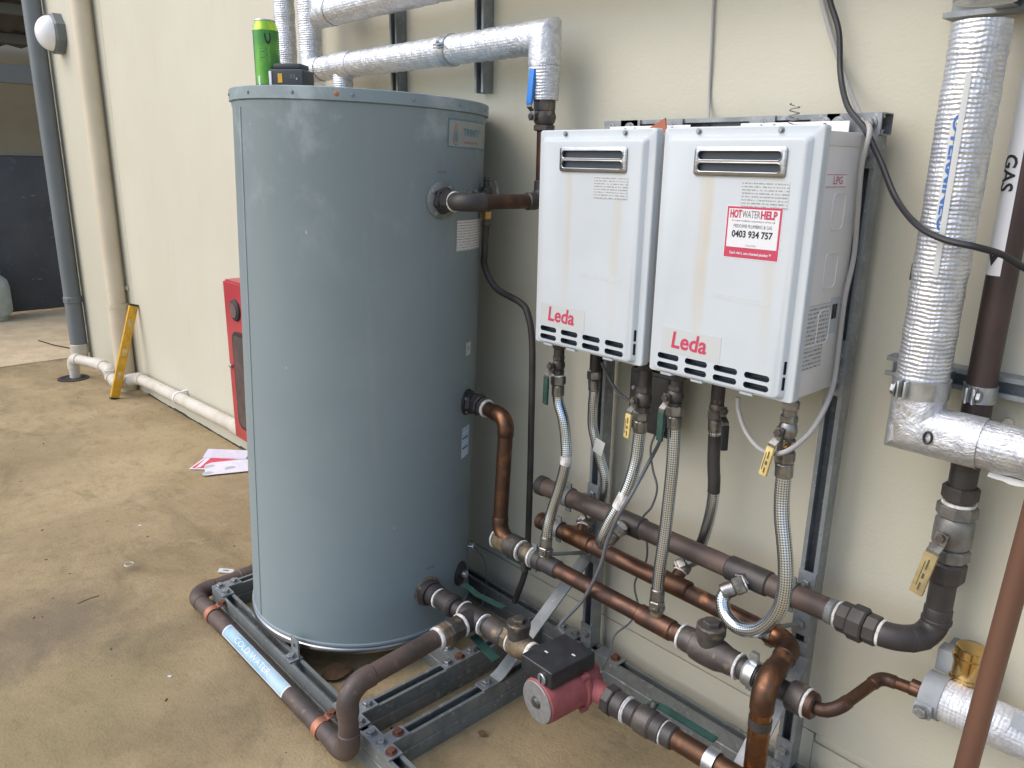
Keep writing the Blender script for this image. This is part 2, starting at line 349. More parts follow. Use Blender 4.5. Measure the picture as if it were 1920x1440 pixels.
def bar(bm, pts, wv, th):                    # flat strip following pts, width vector wv, thickness vector th per point auto
    pts = [V(p) for p in pts]; wv = V(wv); rows = []
    for i, p in enumerate(pts):
        t = (pts[min(i+1, len(pts)-1)]-pts[max(i-1, 0)]).normalized(); nn = t.cross(wv).normalized()*th
        rows.append([bm.verts.new(p+s*wv/2+q*nn/2) for s, q in ((-1, -1), (1, -1), (1, 1), (-1, 1))])
    for a, b in zip(rows, rows[1:]):
        for k in range(4): bm.faces.new((a[k], a[(k+1) % 4], b[(k+1) % 4], b[k]))
    bm.faces.new(rows[0][::-1]); bm.faces.new(rows[-1]); return bm
def rrect(x0, x1, z0, z1, r, n=6):
    out = []
    for cx, cz, a0 in ((x1-r, z1-r, 0), (x0+r, z1-r, 90), (x0+r, z0+r, 180), (x1-r, z0+r, 270)):
        for k in range(n+1): a = RAD(a0+90*k/n); out.append((cx+r*math.cos(a), cz+r*math.sin(a)))
    return out
def loops(bm, L, cap0=True, cap1=True):
    R = [[bm.verts.new(V(p)) for p in l] for l in L]; n = len(R[0])
    for a, b in zip(R, R[1:]):
        for k in range(n): bm.faces.new((a[k], a[(k+1) % n], b[(k+1) % n], b[k]))
    if cap0: bm.faces.new(R[0][::-1])
    if cap1: bm.faces.new(R[-1])
    return bm
def mitre(bm, A, Bp, C, r, seg=26):
    A, Bp, C = V(A), V(Bp), V(C); d1 = (Bp-A).normalized(); d2 = (C-Bp).normalized(); n = (d1-d2).normalized() if 0 else (d1+d2).normalized()
    x, y, _ = axes(d1); RA, RB, RC = [], [], []
    for k in range(seg):
        a = 2*math.pi*k/seg; p = A+(x*math.cos(a)+y*math.sin(a))*r; q = p+d1*((Bp-p).dot(n)/d1.dot(n)); c = q+d2*((C-q).dot(d2))
        RA.append(bm.verts.new(p)); RB.append(bm.verts.new(q)); RC.append(bm.verts.new(c))
    for P, Q in ((RA, RB), (RB, RC)):
        for k in range(seg): bm.faces.new((P[k], P[(k+1) % seg], Q[(k+1) % seg], Q[k]))
    return bm
def ring_band(bm, c, d, r, wd, th, seg=24): # hose clip band
    x, y, d = axes(d); c = V(c); P = ((-wd/2, r), (wd/2, r), (wd/2, r+th), (-wd/2, r+th)); R = []
    for k in range(seg):
        a = 2*math.pi*k/seg; e = x*math.cos(a)+y*math.sin(a); R.append([bm.verts.new(c+d*s+e*q) for s, q in P])
    for k in range(seg):
        A, Bb = R[k], R[(k+1) % seg]
        for j in range(4): bm.faces.new((A[j], A[(j+1) % 4], Bb[(j+1) % 4], Bb[j]))
    return bm
def sheet(name, P, U, Vv, wd, ht, mat, parent, th=.0006, uvm=True):  # thin rectangular sticker, P = centre, U right, Vv up
    bm = B(); uvl = bm.loops.layers.uv.verify(); U = V(U).normalized(); Vv = V(Vv).normalized(); N = U.cross(Vv)
    c = [(-1, -1), (1, -1), (1, 1), (-1, 1)]
    a = [bm.verts.new(V(P)+U*wd/2*i+Vv*ht/2*j+N*th) for i, j in c]; b = [bm.verts.new(V(P)+U*wd/2*i+Vv*ht/2*j-N*.0002) for i, j in c]
    f = bm.faces.new(a)
    for l, (i, j) in zip(f.loops, c): l[uvl].uv = (wd/2*(i+1), ht/2*(j+1))
    for k in range(4): bm.faces.new((b[k], b[(k+1) % 4], a[(k+1) % 4], a[k]))
    bm.faces.new(b[::-1]); return obj(name, bm, mat, parent, ang=0)
def text_verts(body, size, bold=0, shear=0, width=None, align='CENTER'):
    cu = bpy.data.curves.new('txt', 'FONT'); cu.body = body; cu.size = size; cu.offset = bold; cu.shear = shear
    cu.align_x = align; cu.align_y = 'CENTER'; cu.resolution_u = 3; cu.fill_mode = 'FRONT'
    o = bpy.data.objects.new('txt', cu); COL.objects.link(o); bpy.context.view_layer.update()
    me = bpy.data.meshes.new_from_object(o.evaluated_get(bpy.context.evaluated_depsgraph_get()))
    bpy.data.objects.remove(o); bpy.data.curves.remove(cu)
    if width:
        xs = [v.co.x for v in me.vertices]; k = width/max(max(xs)-min(xs), 1e-6)
        mid = (max(xs)+min(xs))/2 if align == 'CENTER' else 0
        for v in me.vertices: v.co.x = (v.co.x-mid)*k
    return me
def text(body, size, P, U, Vv, mat, parent, lift=.0011, **kw):
    me = text_verts(body, size, **kw); U = V(U).normalized(); Vv = V(Vv).normalized(); N = U.cross(Vv)
    for v in me.vertices: v.co = V(P)+U*v.co.x+Vv*v.co.y+N*lift
    me.materials.append(M[mat]); me.name = 'lettering'
    return link(bpy.data.objects.new('lettering', me), parent)
def text_fn(body, size, fn, mat, parent, **kw):
    me = text_verts(body, size, **kw); bm = bmesh.new(); bm.from_mesh(me); bmesh.ops.triangulate(bm, faces=bm.faces)
    for _ in range(4):
        es = [e for e in bm.edges if e.calc_length() > .0035]
        if not es: break
        bmesh.ops.subdivide_edges(bm, edges=es, cuts=1); bmesh.ops.triangulate(bm, faces=bm.faces)
    bm.to_mesh(me); bm.free()
    for v in me.vertices: v.co = fn(v.co.x, v.co.y)
    me.materials.append(M[mat]); me.name = 'lettering'
    return link(bpy.data.objects.new('lettering', me), parent)
def patch(name, fn, x0, x1, y0, y1, mat, parent, nx=10, ny=4):
    bm = B(); uvl = bm.loops.layers.uv.verify(); G = [[bm.verts.new(fn(x0+(x1-x0)*i/nx, y0+(y1-y0)*j/ny)) for i in range(nx+1)] for j in range(ny+1)]
    for j in range(ny):
        for i in range(nx):
            f = bm.faces.new((G[j][i], G[j][i+1], G[j+1][i+1], G[j+1][i]))
            for l, (a, b) in zip(f.loops, ((i, j), (i+1, j), (i+1, j+1), (i, j+1))): l[uvl].uv = ((x1-x0)*a/nx, (y1-y0)*b/ny)
    me = bpy.data.meshes.new(name); bm.to_mesh(me); bm.free(); me.materials.append(M[mat])
    me.polygons.foreach_set('use_smooth', [True]*len(me.polygons))
    return link(bpy.data.objects.new(name, me), parent)

# shared bolt mesh (hex head on washer, axis +Z)
def mk_bolt(mat, hr=.0115, hh=.008):
    bm = B(); cyl(bm, (0, 0, 0), (0, 0, 1), .0022, hr*1.35, 16); hexn(bm, (0, 0, .0022), (0, 0, 1), hh, hr); 
    o = obj('bolt', bm, mat); me = o.data; bpy.data.objects.remove(o); return me
BOLT = mk_bolt('bolt_zinc'); BOLTR = mk_bolt('bolt_rust'); SCREW = mk_bolt('bolt_zinc', .0045, .003); LIDSCREW = mk_bolt('tank', .0032, .0012)
def bolt(P, d, parent, me=None, name='bolt', rot=None):
    x, y, z = axes(d); R = Matrix((x, y, z)).transposed().to_4x4() @ Matrix.Rotation(random.random()*1.0 if rot is None else rot, 4, 'Z')
    return inst(name, me or BOLT, Matrix.Translation(V(P)) @ R, parent)

# pipe with sockets at its bends: part 'pipe' + an 'elbow' for each corner
def pipe(parent, pts, r, mat, R=.05, emat=None, ek=1.13, seg=18, sock=.018, name='pipe'):
    pts = [V(p) for p in pts]
    o = obj(name, tube(B(), fil(pts, R), r, seg), mat, parent)
    for i in range(1, len(pts)-1):
        a, b, c = pts[i-1], pts[i], pts[i+1]; d1 = (a-b); d2 = (c-b); Rr = min(R, d1.length*.48, d2.length*.48)
        p = b+d1.normalized()*Rr; q = b+d2.normalized()*Rr
        path = [p+d1.normalized()*sock]+[_arc(p, b, q, s/8) for s in range(9)]+[q+d2.normalized()*sock]
        rr_ = [r*ek]*len(path)
        path = [path[0]+d1.normalized()*.003]+path+[path[-1]+d2.normalized()*.003]; rr_ = [r*1.01]+rr_+[r*1.01]
        obj('elbow', tube(B(), path, rr_, seg), emat or mat, parent)
    return o
def sleeve(parent, P, d, l, r, mat, name='coupling', prof=None, seg=20):
    bm = B(); d = V(d).normalized()
    if prof: rev(bm, P, d, prof, seg)
    else: cyl(bm, V(P)-d*l/2, d, l, r, seg)
    return obj(name, bm, mat, parent)
def tapering(parent, P, d, r, wd=.006):
    bm = B(); rev(bm, V(P)-V(d).normalized()*wd/2, d, [(0, r*.97), (wd*.3, r*1.03), (wd*.7, r*1.02), (wd, r*.97)], 20)
    return obj('thread_tape', bm, 'white_tape', parent)
def hexp(parent, P, d, l, r, mat='bronze', name='nut', seg=6):
    bm = B(); hexn(bm, V(P)-V(d).normalized()*l/2, d, l, r, .3, seg); return obj(name, bm, mat, parent, ang=25)

# ================================================================== SETTING
def gz(x):
    if x > -1.05: return 0.0
    if x > -2.5: return -.06*(-1.05-x)/1.45
    return -.06-.025*(-2.5-x)
def ground_sheet(name, x0, x1, y0, y1, nx, ny, dz, mat, zmin=-.135):
    bm = B(); G = []
    for j in range(ny+1):
        row = []
        for i in range(nx+1):
            x = x0+(x1-x0)*i/nx; y = y0+(y1-y0)*j/ny
            row.append(bm.verts.new((x, y, max(gz(x), zmin)+dz)))
        G.append(row)
    for j in range(ny):
        for i in range(nx): bm.faces.new((G[j][i], G[j][i+1], G[j+1][i+1], G[j+1][i]))
    o = obj(name, bm, mat, ang=60); return o
tag(ground_sheet('concrete_slab', -5.68, 8, -9, .03, 60, 12, 0, 'concrete'), kind='structure')
tag(ground_sheet('gravel_ground', -90, 90, -90, 90, 400, 8, -.05, 'gravel', -.10), kind='structure')
# the pale yard past the slab edge
bm = B(); boxr(bm, -30, -5.682, -9, 9, -.4, -.128); tag(obj('gravel_yard', bm, 'gravel', ang=0), kind='structure')

wallT = thing('rendered_wall', 'long cream rendered building wall behind the tank and heaters', 'wall', (0, 0, 0))
JZ = .156; JX = -4.185
def panel(x0, x1, z0, z1, y=0., name='wall_panel'):
    bm = B(); boxr(bm, x0, x1, y, y+.09, z0, z1, .004, 2); return obj(name, bm, 'wall', wallT)
panel(-5.56, JX-.003, -.3, 4.4, .0)
bm = B(); prism(bm, [(x, 0, z) for x, z in ((JX+.003, -.3), (-1.2, -.3), (-1.2, JZ), (6, JZ), (6, 4.4), (JX+.003, 4.4))], (0, .09, 0)); obj('wall_panel', bm, 'wall', wallT, ang=20)
panel(.7475, 6, JZ-.024, JZ-.0005, .0004, 'panel_foot')
panel(-1.1999, .742, -.3, JZ-.007, .003, 'plinth_panel'); panel(.7425, 6, -.3, JZ-.031, .004, 'plinth_panel')
bm = B(); boxr(bm, -5.55, 6, .03, .2, -.3, 4.3); obj('backing', bm, 'joint', wallT)
bm = B(); boxr(bm, -5.56, -5.47, .09, 6, -.3, 4.4, .004); obj('return_panel', bm, 'wall', wallT)
# dark strip laid along the line where the slab meets the wall
bm = B()
for i in range(46):
    x = -4.1+i*.1; boxr(bm, x, x+.1+random.uniform(-.004, .006), -.004-random.uniform(0, .006), .02, gz(x)-.02, gz(x)+.004+random.uniform(0, .008))
obj('base_joint', bm, 'base_line', wallT, ang=0)

# ------------------------------------------------------------------ yard at the far left
def far():
    t = thing('sheet_fence', 'dark grey sheet panel fence across the end of the yard', 'fence', (-8, 0, -.13))
    for i in range(5):
        y0 = -2.6+i*1.2; bm = B(); boxr(bm, -8.03, -8.0, y0+.004, y0+1.196, -.10, 1.475, .003); obj('panel', bm, 'fence', t)
    bm = B(); boxr(bm, -8.04, -7.985, -2.6, 3.4, 1.478, 1.50); obj('top_rail', bm, 'beam_grey', t)
    random.seed(3)
    for i in range(9):
        bm = B(); y = random.uniform(-.5, .55); z = random.uniform(.15, 1.2); boxr(bm, -7.999, -7.997, y, y+random.uniform(.01, .05), z, z+random.uniform(.004, .012)); obj('scuff_mark', bm, 'ink_grey', t, ang=0)
    b = thing('outbuilding', 'cream outbuilding with dark roof behind the sheet fence', 'building', (-10.5, 0, -.13))
    bm = B(); boxr(bm, -10.7, -10.5, -5, 5, -.3, 3.2, .01); obj('wall', bm, 'far_wall', b)
    bm = B(); boxr(bm, -10.495, -10.47, -.6, .1, 1.66, 1.78); obj('notice', bm, 'sticker_pale', b)
    c = thing('carport', 'grey steel carport frame with corrugated roof over the yard', 'carport', (-9, 0, -.13))
    bm = B(); boxr(bm, -8.3, -8.2, -1.7, 5, 2.18, 2.36, .006); obj('beam', bm, 'beam_grey', c)
    for zx, zz in ((-9.9, 2.74), (-8.9, 2.92), (-7.75, 3.14)):
        bm = B(); boxr(bm, zx, zx+.07, -1.6, 4, zz, zz+.10, .004); obj('purlin', bm, 'beam_grey', c)
    bm = B(); n = 70; top = []
    for i in range(n+1):
        y = -1.6+5.6*i/n; dz = .02*math.sin(i*2.2); top.append((y, dz))
    for (y0, d0), (y1, d1) in zip(top, top[1:]):
        q = [bm.verts.new(p) for p in ((-10.4, y0, 2.76+d0), (-10.4, y1, 2.76+d1), (-7.5, y1, 3.30+d1), (-7.5, y0, 3.30+d0))]; bm.faces.new(q)
    obj('roof_sheet', bm, 'roof_dark', c)
    for y in (-1.7, 3.6):
        bm = B(); boxr(bm, -8.3, -8.2, y, y+.1, -.3, 2.18, .004); obj('post', bm, 'beam_grey', c)
    GC = W(-8, 601, Z=-.128); GCX, GCY = GC.x, GC.y
    g = thing('gas_cylinder', 'pale gas cylinder standing against the dark fence at the left edge', 'gas cylinder', (GCX, GCY, -.13))
    rev_ = B(); rev(rev_, (GCX, GCY, -.125), (0, 0, 1), [(0, .11), (.05, .12), (.06, .15), (.10, .165), (.34, .165), (.40, .15), (.45, .10), (.47, .04)], 28); obj('body', rev_, 'cyl_white', g)
    bm = B(); ring_band(bm, (GCX, GCY, .40), (0, 0, 1), .10, .10, .006); obj('collar', bm, 'cyl_white', g)
    bm = B(); tube(bm, [(-6.0, -.02, -.122), (-6.2, -.10, -.12), (-6.5, -.16, -.122)], .005, 6); tag(obj('stick', bm, 'twig'), 'thin dark stick lying on the pale gravel by the fence', 'stick')
far()

# grey downpipe at the wall corner, cream downpipe, drain
def drains():
    t = thing('grey_downpipe', 'grey round downpipe at the far corner of the wall', 'downpipe', (-5.5, -.075, -.135))
    x, y = -5.475, -.075
    bm = B(); rev(bm, (x, y, .02), (0, 0, 1), [(0, .062), (4.3, .062)], 28); obj('pipe', bm, 'grey_downpipe', t)
    bm = B(); rev(bm, (x, y, .36), (0, 0, 1), [(0, .063), (.004, .068), (.045, .068), (.05, .063)], 28); obj('joint_collar', bm, 'grey_downpipe', t)
    bm = B(); rev(bm, (x, y, -.15), (0, 0, 1), [(0, .058), (.09, .058), (.10, .067), (.17, .067), (.175, .061)], 28); obj('pvc_socket', bm, 'pvc', t)
    bolt((x+.05, y-.05, .39), (.7, -.7, 0), t, SCREW, 'screw')
    t = thing('cream_downpipe', 'cream painted downpipe on the wall behind the yellow level', 'downpipe', (-4.36, -.07, -.1))
    x, y = -4.335, -.066
    bm = B(); rev(bm, (x, y, -.11), (0, 0, 1), [(0, .064), (.61, .064), (.615, .058), (4.4, .058)], 28); obj('pipe', bm, 'cream_pipe', t)
    bm = B(); ring_band(bm, (x, y, .50), (0, 0, 1), .0645, .03, .004); obj('socket_rim', bm, 'cream_pipe', t)
    for z in (.62, 2.6):
        bm = B(); ring_band(bm, (x, y, z), (0, 0, 1), .0585, .025, .003); boxr(bm, x-.075, x+.075, -.012, -.004, z-.012, z+.012); obj('wall_clip', bm, 'cream_pipe', t)
    # white pvc condensate drain
    t = thing('waste_pipe', 'white plastic waste pipe running low along the wall to the floor drain', 'drain pipe', (-3.4, -.06, .05))
    r = .037; zf = -.11
    A = [(-4.95, -.25, -.13), (-4.95, -.25, .03), (-4.62, -.15, .035), (-4.40, -.15, .035), (-4.40, -.15, -.012), (-4.20, -.165, -.012), (-4.10, -.052, .028), (-2.45, -.052, .10), (-1.9, -.052, .12)]
    pipe(t, A, r, 'pvc', .045, 'pvc', 1.16, 16, .03)
    for x in (-3.35, -2.2):
        z = .028+(x+4.1)*.0436
        bm = B(); ring_band(bm, (x, -.052, z), (1, 0, .04), r, .022, .004); boxr(bm, x-.01, x+.01, -.03, .0, z+r-.002, z+r+.006); obj('saddle', bm, 'white_plastic', t)
    g = thing('floor_drain', 'round dark floor drain grate under the white waste pipe', 'drain', (-4.93, -.27, -.13))
    bm = B(); zz = gz(-4.93)+.004; ring_band(bm, (-4.93, -.27, zz), (0, 0, 1), .085, .012, .02); obj('rim', bm, 'grate', g)
    for k in range(-4, 5):
        y = -.27+k*.018; h = math.sqrt(max(.086**2-(k*.018)**2, 0)); bm = B(); boxr(bm, -4.93-h, -4.93+h, y-.005, y+.005, zz-.004, zz+.004); obj('bar', bm, 'grate', g, ang=0)
    bm = B(); rev(bm, (-4.93, -.27, zz-.006), (0, 0, 1), [(0, .09), (.003, .09)], 24); obj('sump', bm, 'joint', g)
    # bulkhead light
    t = thing('bulkhead_light', 'round white bulkhead light with grey octagonal base high on the wall', 'wall light', (-5.1, 0, 2.31))
    c = V((-5.10, 0, 2.305)); bm = B(); rev(bm, c, (0, -1, 0), [(0, .138), (.055, .138), (.068, .125)], 8, RAD(22.5)); obj('base', bm, 'grey_downpipe', t, ang=20)
    bm = B(); rev(bm, c+V((0, -.068, 0)), (0, -1, 0), [(0, .115)]+[(.095*math.sin(a), .115*math.cos(a)) for a in [RAD(10*k) for k in range(1, 9)]]+[(.095, .004)], 32); obj('diffuser', bm, 'lamp_white', t, ang=60)
    # red cabinet
    X0, X1, Yf, Z0, Z1 = -2.075, -1.40, -.24, .205, .965
    t = thing('fire_cabinet', 'red metal fire equipment cabinet on the wall, half hidden by the tank', 'cabinet', (-1.75, -.12, Z0))
    bm = B(); boxr(bm, X0, X1, Yf+.012, -.002, Z0, Z1, .006); obj('body', bm, 'red_paint', t)
    bm = B(); boxr(bm, X0+.006, X1-.006, Yf, Yf+.011, Z0+.006, Z1-.006, .004); d = obj('door', bm, 'red_paint', t)
    bm = B(); P = [V((x, Yf-.001, z)) for x, z in rrect(X0+.072, X1-.072, Z0+.07, Z1-.225, .045)]; loops(bm, [P, [p+V((0, -.006, 0)) for p in P]]); obj('window_gasket', bm, 'black_rubber', d)
    bm = B(); P = [V((x, Yf-.0075, z)) for x, z in rrect(X0+.088, X1-.088, Z0+.086, Z1-.241, .035)]; loops(bm, [P, [p+V((0, -.003, 0)) for p in P]]); obj('window_pane', bm, 'glass_dark', d)
    bm = B(); rev(bm, (X0+.125, Yf-.0005, Z1-.125), (0, -1, 0), [(0, .050), (.008, .048), (.012, .040)], 28); k = obj('round_badge', bm, 'black_rubber', d)
    bm = B(); rev(bm, (X0+.125, Yf-.0126, Z1-.125), (0, -1, 0), [(0, .034), (.002, .034)], 28); obj('badge_face', bm, 'glass_dark', k)
    bm = B(); cyl(bm, (X0+.034, Yf-.0005, Z0+.36), (0, -1, 0), .012, .011); obj('lock', bm, 'zinc', d)
    # yellow level leaning on the wall
    a = V((-4.13, -.215, gz(-4.13)+.004)); b = V((-4.105, -.028, .535)); ax = (b-a).normalized(); n = V((1, 0, 0)); n = (n-ax*n.dot(ax)).normalized(); o = ax.cross(n)
    t = thing('spirit_level', 'yellow spirit level leaning against the wall by the cream downpipe', 'spirit level', a)
    Mx = Matrix((n, o, ax)).transposed(); L = (b-a).length
    bm = B(); box(bm, (a+b)/2, (.024, .056, L-.004), Mx, .003); obj('body', bm, 'yellow', t)
    for e, q in ((a, 1), (b, -1)):
        bm = B(); box(bm, e+ax*q*.004, (.027, .060, .012), Mx, .002); obj('end_cap', bm, 'black_plastic', t)
    for s in (.25, .5, .8):
        bm = B(); box(bm, a+ax*L*s+n*.0105, (.006, .03, .05), Mx, .002); obj('vial_window', bm, 'yellow_sleeve', t)
drains()

# ================================================================== STORAGE TANK (stands slightly out of plumb)
TO = V((-.6432, -.4275, .09)); TN = V((.0147, .0301, 1)).normalized(); TU = V((0, 1, 0)).cross(TN).normalized(); TV = TN.cross(TU); TR = .353; TH = 1.575
def TP(deg, h, r=TR): a = RAD(deg); return TO+TN*h+(TU*math.cos(a)+TV*math.sin(a))*r
def TD(deg): a = RAD(deg); return TU*math.cos(a)+TV*math.sin(a)
tank = thing('storage_tank', 'tall grey cylindrical hot water storage tank on a steel skid', 'water tank', TO)
def trev(prof, mat, name, seg=112, parent=None):
    return obj(name, rev(B(), TO, TN, prof, seg), mat, parent or tank, ang=30)
def build_tank():
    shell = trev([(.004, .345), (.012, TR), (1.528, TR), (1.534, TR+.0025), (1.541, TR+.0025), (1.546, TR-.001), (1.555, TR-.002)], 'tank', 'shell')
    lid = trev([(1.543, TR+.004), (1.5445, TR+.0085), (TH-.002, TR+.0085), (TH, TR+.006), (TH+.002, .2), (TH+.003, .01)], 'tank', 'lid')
    trev([(-.004, .34), (-.003, TR+.001), (.002, TR+.0065), (.008, TR+.007), (.014, TR+.005), (.018, TR-.0002)], 'stainless', 'base_rim')
    trev([(.019, TR+.0002), (.022, TR+.004), (.028, TR+.004), (.031, TR+.0004)], 'tank', 'base_bead')
    bm = B(); a0 = -96
    P = [TP(a0, .03, TR-.002), TP(a0+.9, .03, TR+.0022), TP(a0+2.2, .03, TR+.0022), TP(a0+2.4, .03, TR-.002)]; prism(bm, P, TN*1.495); obj('seam', bm, 'tank', shell)
    for a in range(-108, 80, 24): bolt(TP(a, TH-.016, TR+.0083), TD(a), lid, LIDSCREW, 'screw')
    # dent / rusty screw on lid
    bm = B(); rev(bm, TP(-42, TH-.016, TR+.0082), TD(-42), [(0, .007), (.0006, .006)], 14); obj('rust_spot', bm, 'orange_clip', lid)
    # maker's plate
    fn = lambda x, y: TP(math.degrees(x/TR), y, TR+.0010)
    a0, a1 = 6.0*math.pi/180*TR, 42*math.pi/180*TR; h0, h1 = 1.452, 1.531-.007
    pl = patch('maker_plate', fn, a0, a1, h0, h1, 'ink_teal', tank, 20, 2)
    fn2 = lambda x, y: TP(math.degrees(x/TR), y, TR+.0014); patch('plate_face', fn2, a0+.004, a1-.004, h0+.0035, h1-.0035, 'sticker_beige', pl, 20, 2)
    def drop(cx, cy, s, mat, lift):
        bm = B(); n = 28; vs_ = []
        for k in range(n):
            t = 2*math.pi*k/n; x = math.sin(t)*(.5-.5*math.cos(t))**.8*.62; y = math.cos(t)
            vs_.append(bm.verts.new(TP(math.degrees((cx+x*s)/TR), cy+y*s, TR+lift)))
        bm.faces.new(vs_); me = bpy.data.meshes.new('drop_emblem'); bm.to_mesh(me); bm.free(); me.materials.append(M[mat]); link(bpy.data.objects.new('drop_emblem', me), pl)
    cx = a0+.030; cy = (h0+h1)/2-.002
    drop(cx, cy, .028, 'ink_orange', .0018); drop(cx, cy-.0015, .0235, 'sticker_beige', .0021); drop(cx, cy-.004, .0165, 'ink_teal', .0024)
    f3 = lambda x, y: TP(math.degrees((a0+.062+x)/TR), cy+.006+y, TR+.0019)
    text_fn('TRINITY', .026, f3, 'ink_teal', pl, bold=.0006, align='LEFT')
    f4 = lambda x, y: TP(math.degrees((a0+.064+x)/TR), cy-.020+y, TR+.0019)
    text_fn('WATER SYSTEMS', .0105, f4, 'ink_orange', pl, align='LEFT')
    # paper labels
    def lab(a0_, a1_, h0_, h1_, mat, name, lift=.001): return patch(name, lambda x, y: TP(math.degrees(x/TR), y, TR+lift), RAD(a0_)*TR, RAD(a1_)*TR, h0_, h1_, mat, tank, 10, 2)
    lab(13.6, 40, 1.178, 1.262, 'print_white', 'rating_label'); lab(25.0, 30.5, .868, .907, 'sticker_pale', 'watermark_label')
    text_fn('W', .018, lambda x, y: TP(27.5+math.degrees(x/TR), .889+y, TR+.0016), 'ink_grey', tank)
    b = lab(23.5, 33, .548, .645, 'sticker_blue', 'energy_label')
    for k in range(5):
        lab2 = patch('label_stripe', lambda x, y: TP(math.degrees(x/TR), y, TR+.0015), RAD(24.3)*TR, RAD(30.5+(k % 3)*.6)*TR, .56+k*.016, .566+k*.016, 'ink_blue' if k % 2 else 'sticker', b, 6, 1)
    for a, h in ((3.5, 1.385), (2, .235)):
        patch('port_caption', lambda x, y: TP(math.degrees(x/TR), y, TR+.001), RAD(a-2.5)*TR, RAD(a+2.5)*TR, h, h+.006, 'ink_grey', tank, 4, 1)
    # ports: flange + boss (the pipework that screws in is separate)
    def port(a, h, rf, parts, mat='black_rubber'):
        P = TP(a, h, TR-.002); d = TD(a); fl = obj('port_flange', rev(B(), P, d, [(0, rf), (.006, rf), (.008, rf-.003)], 30), mat, tank)
        for k in range(4): bolt(P+d*.0075+(TV*math.cos(k*1.571+.6)+TN*math.sin(k*1.571+.6))*(rf-.009) if 0 else P+d*.0075+(d.cross(TN)*math.cos(k*1.571+.6)+TN*math.sin(k*1.571+.6))*(rf-.009), d, fl, SCREW, 'screw')
        for l0, l1, r, sg, mt, nm in parts:
            bm = B(); (hexn if sg == 6 else cyl)(bm, P+d*l0, d, l1-l0, r, .3 if sg == 6 else 20); obj(nm, bm, mt, fl, ang=28)
    port(3.5, 1.315, .050, [(.006, .022, .036, 6, 'pipe_black', 'nut'), (.022, .030, .029, 18, 'pipe_black', 'neck')], 'galv_dirty_shade')
    port(25, 1.318, .034, [(.006, .014, .022, 18, 'bronze', 'plug')], 'galv_dirty_shade')
    port(28.5, .722, .040, [(.006, .022, .036, 6, 'pipe_black', 'nut'), (.022, .036, .030, 18, 'pipe_black', 'neck')])
    port(.5, .163, .046, [(.004, .026, .040, 18, 'pipe_black', 'boss')], 'bronze_stained')
    # inspection disc with plug
    P = TP(27.3, .151, TR-.002); d = TD(27.3)
    bm = B(); rev(bm, P, d, [(0, .040), (.006, .040), (.011, .034)], 28); k = obj('anode_disc', bm, 'black_rubber', tank)
    bm = B(); cyl(bm, P+d*.011, d, .016, .013); obj('anode_plug', bm, 'zinc', k)
    P = TP(41, .205, TR-.002); d = TD(41)
    bm = B(); cyl(bm, P, d, .018, .006); cyl(bm, P+d*.018, d, .004, .018); obj('anode_plug', bm, 'zinc', tank)
build_tank()

# ================================================================== STEEL STRUT SKID
PROF = [(-.0205, .0028), (-.0178, 0), (.0178, 0), (.0205, .0028), (.0205, .041), (.011, .041), (.011, .034), (.0135, .034), (.0135, .0385), (.018, .0385), (.018, .0025), (-.018, .0025), (-.018, .0385), (-.0135, .0385), (-.0135, .034), (-.011, .034), (-.011, .041), (-.0205, .041)]
def strut_into(bm, P0, P1, open_dir):
    P0, P1 = V(P0), V(P1); d = (P1-P0).normalized(); o = V(open_dir).normalized(); s = d.cross(o)
    prism(bm, [P0+s*a+o*b for a, b in PROF], P1-P0)
def strut(name, P0, P1, od, parent, mat='galv', double=False):
    bm = B(); strut_into(bm, P0, P1, od)
    if double: strut_into(bm, V(P0)-V(od)*.0006, V(P1)-V(od)*.0006, -V(od))
    return obj(name, bm, mat, parent, ang=20)
skid = thing('strut_skid', 'galvanised steel channel skid on the concrete under the tank', 'steel frame', (-.2, -.45, 0))
ZT = .083
def skid_beam(P0, P1): return strut('beam', (*P0, .0417), (*P1, .0417), (0, 0, 1), skid, 'galv_dirty_shade', True)
YF, YB = -.7795, -.0655
skid_beam((-1.01, YF), (.80, YF)); skid_beam((-1.01, YB), (.80, YB))
for x in (-.9895, -.1445, .0005): skid_beam((x, YF+.0215), (x, YB-.0215))
skid_beam((.7795, YF+.0215), (.7795, YB-.0215))
skid_beam((-.968, -.41), (-.166, -.41))
def plate(pts, z=ZT, th=.005, parent=skid, mat='galv', bolts=(), name='bracket_plate'):
    bm = B(); prism(bm, [(x, y, z) for x, y in pts], (0, 0, th)); o = obj(name, bm, mat, parent, ang=20)
    for b in bolts: bolt((b[0], b[1], z+th), (0, 0, 1), o, BOLTR if len(b) > 2 else BOLT)
    return o
def Lplate(x, y, sx, sy, **k):   # L with legs along sx*X and sy*Y from the corner (x,y)
    a, b, w_ = .09, .09, .041
    pts = [(x, y), (x+sx*a, y), (x+sx*a, y+sy*w_), (x+sx*w_, y+sy*w_), (x+sx*w_, y+sy*b), (x, y+sy*b)]
    return plate(pts if sx*sy > 0 else pts[::-1], bolts=[(x+sx*.0205, y+sy*.0205), (x+sx*.07, y+sy*.0205), (x+sx*.0205, y+sy*.07)], **k)
def Tplate(x, sgn=1, rust=(0, 0, 0, 0)):
    y = YF-.0205; pts = [(x-.065, y), (x+.065, y), (x+.065, y+.041), (x+.0205, y+.041), (x+.0205, y+.095), (x-.0205, y+.095), (x-.0205, y+.041), (x-.065, y+.041)]
    bl = [(x-.045, y+.0205), (x, y+.0205), (x+.045, y+.0205), (x, y+.072)]
    plate(pts, bolts=[b+((1,) if r_ else ()) for b, r_ in zip(bl, rust)])
Lplate(-1.01, YF-.0205, 1, 1)
Tplate(-.1445); Tplate(.0005, 1, (0, 0, 1, 1))
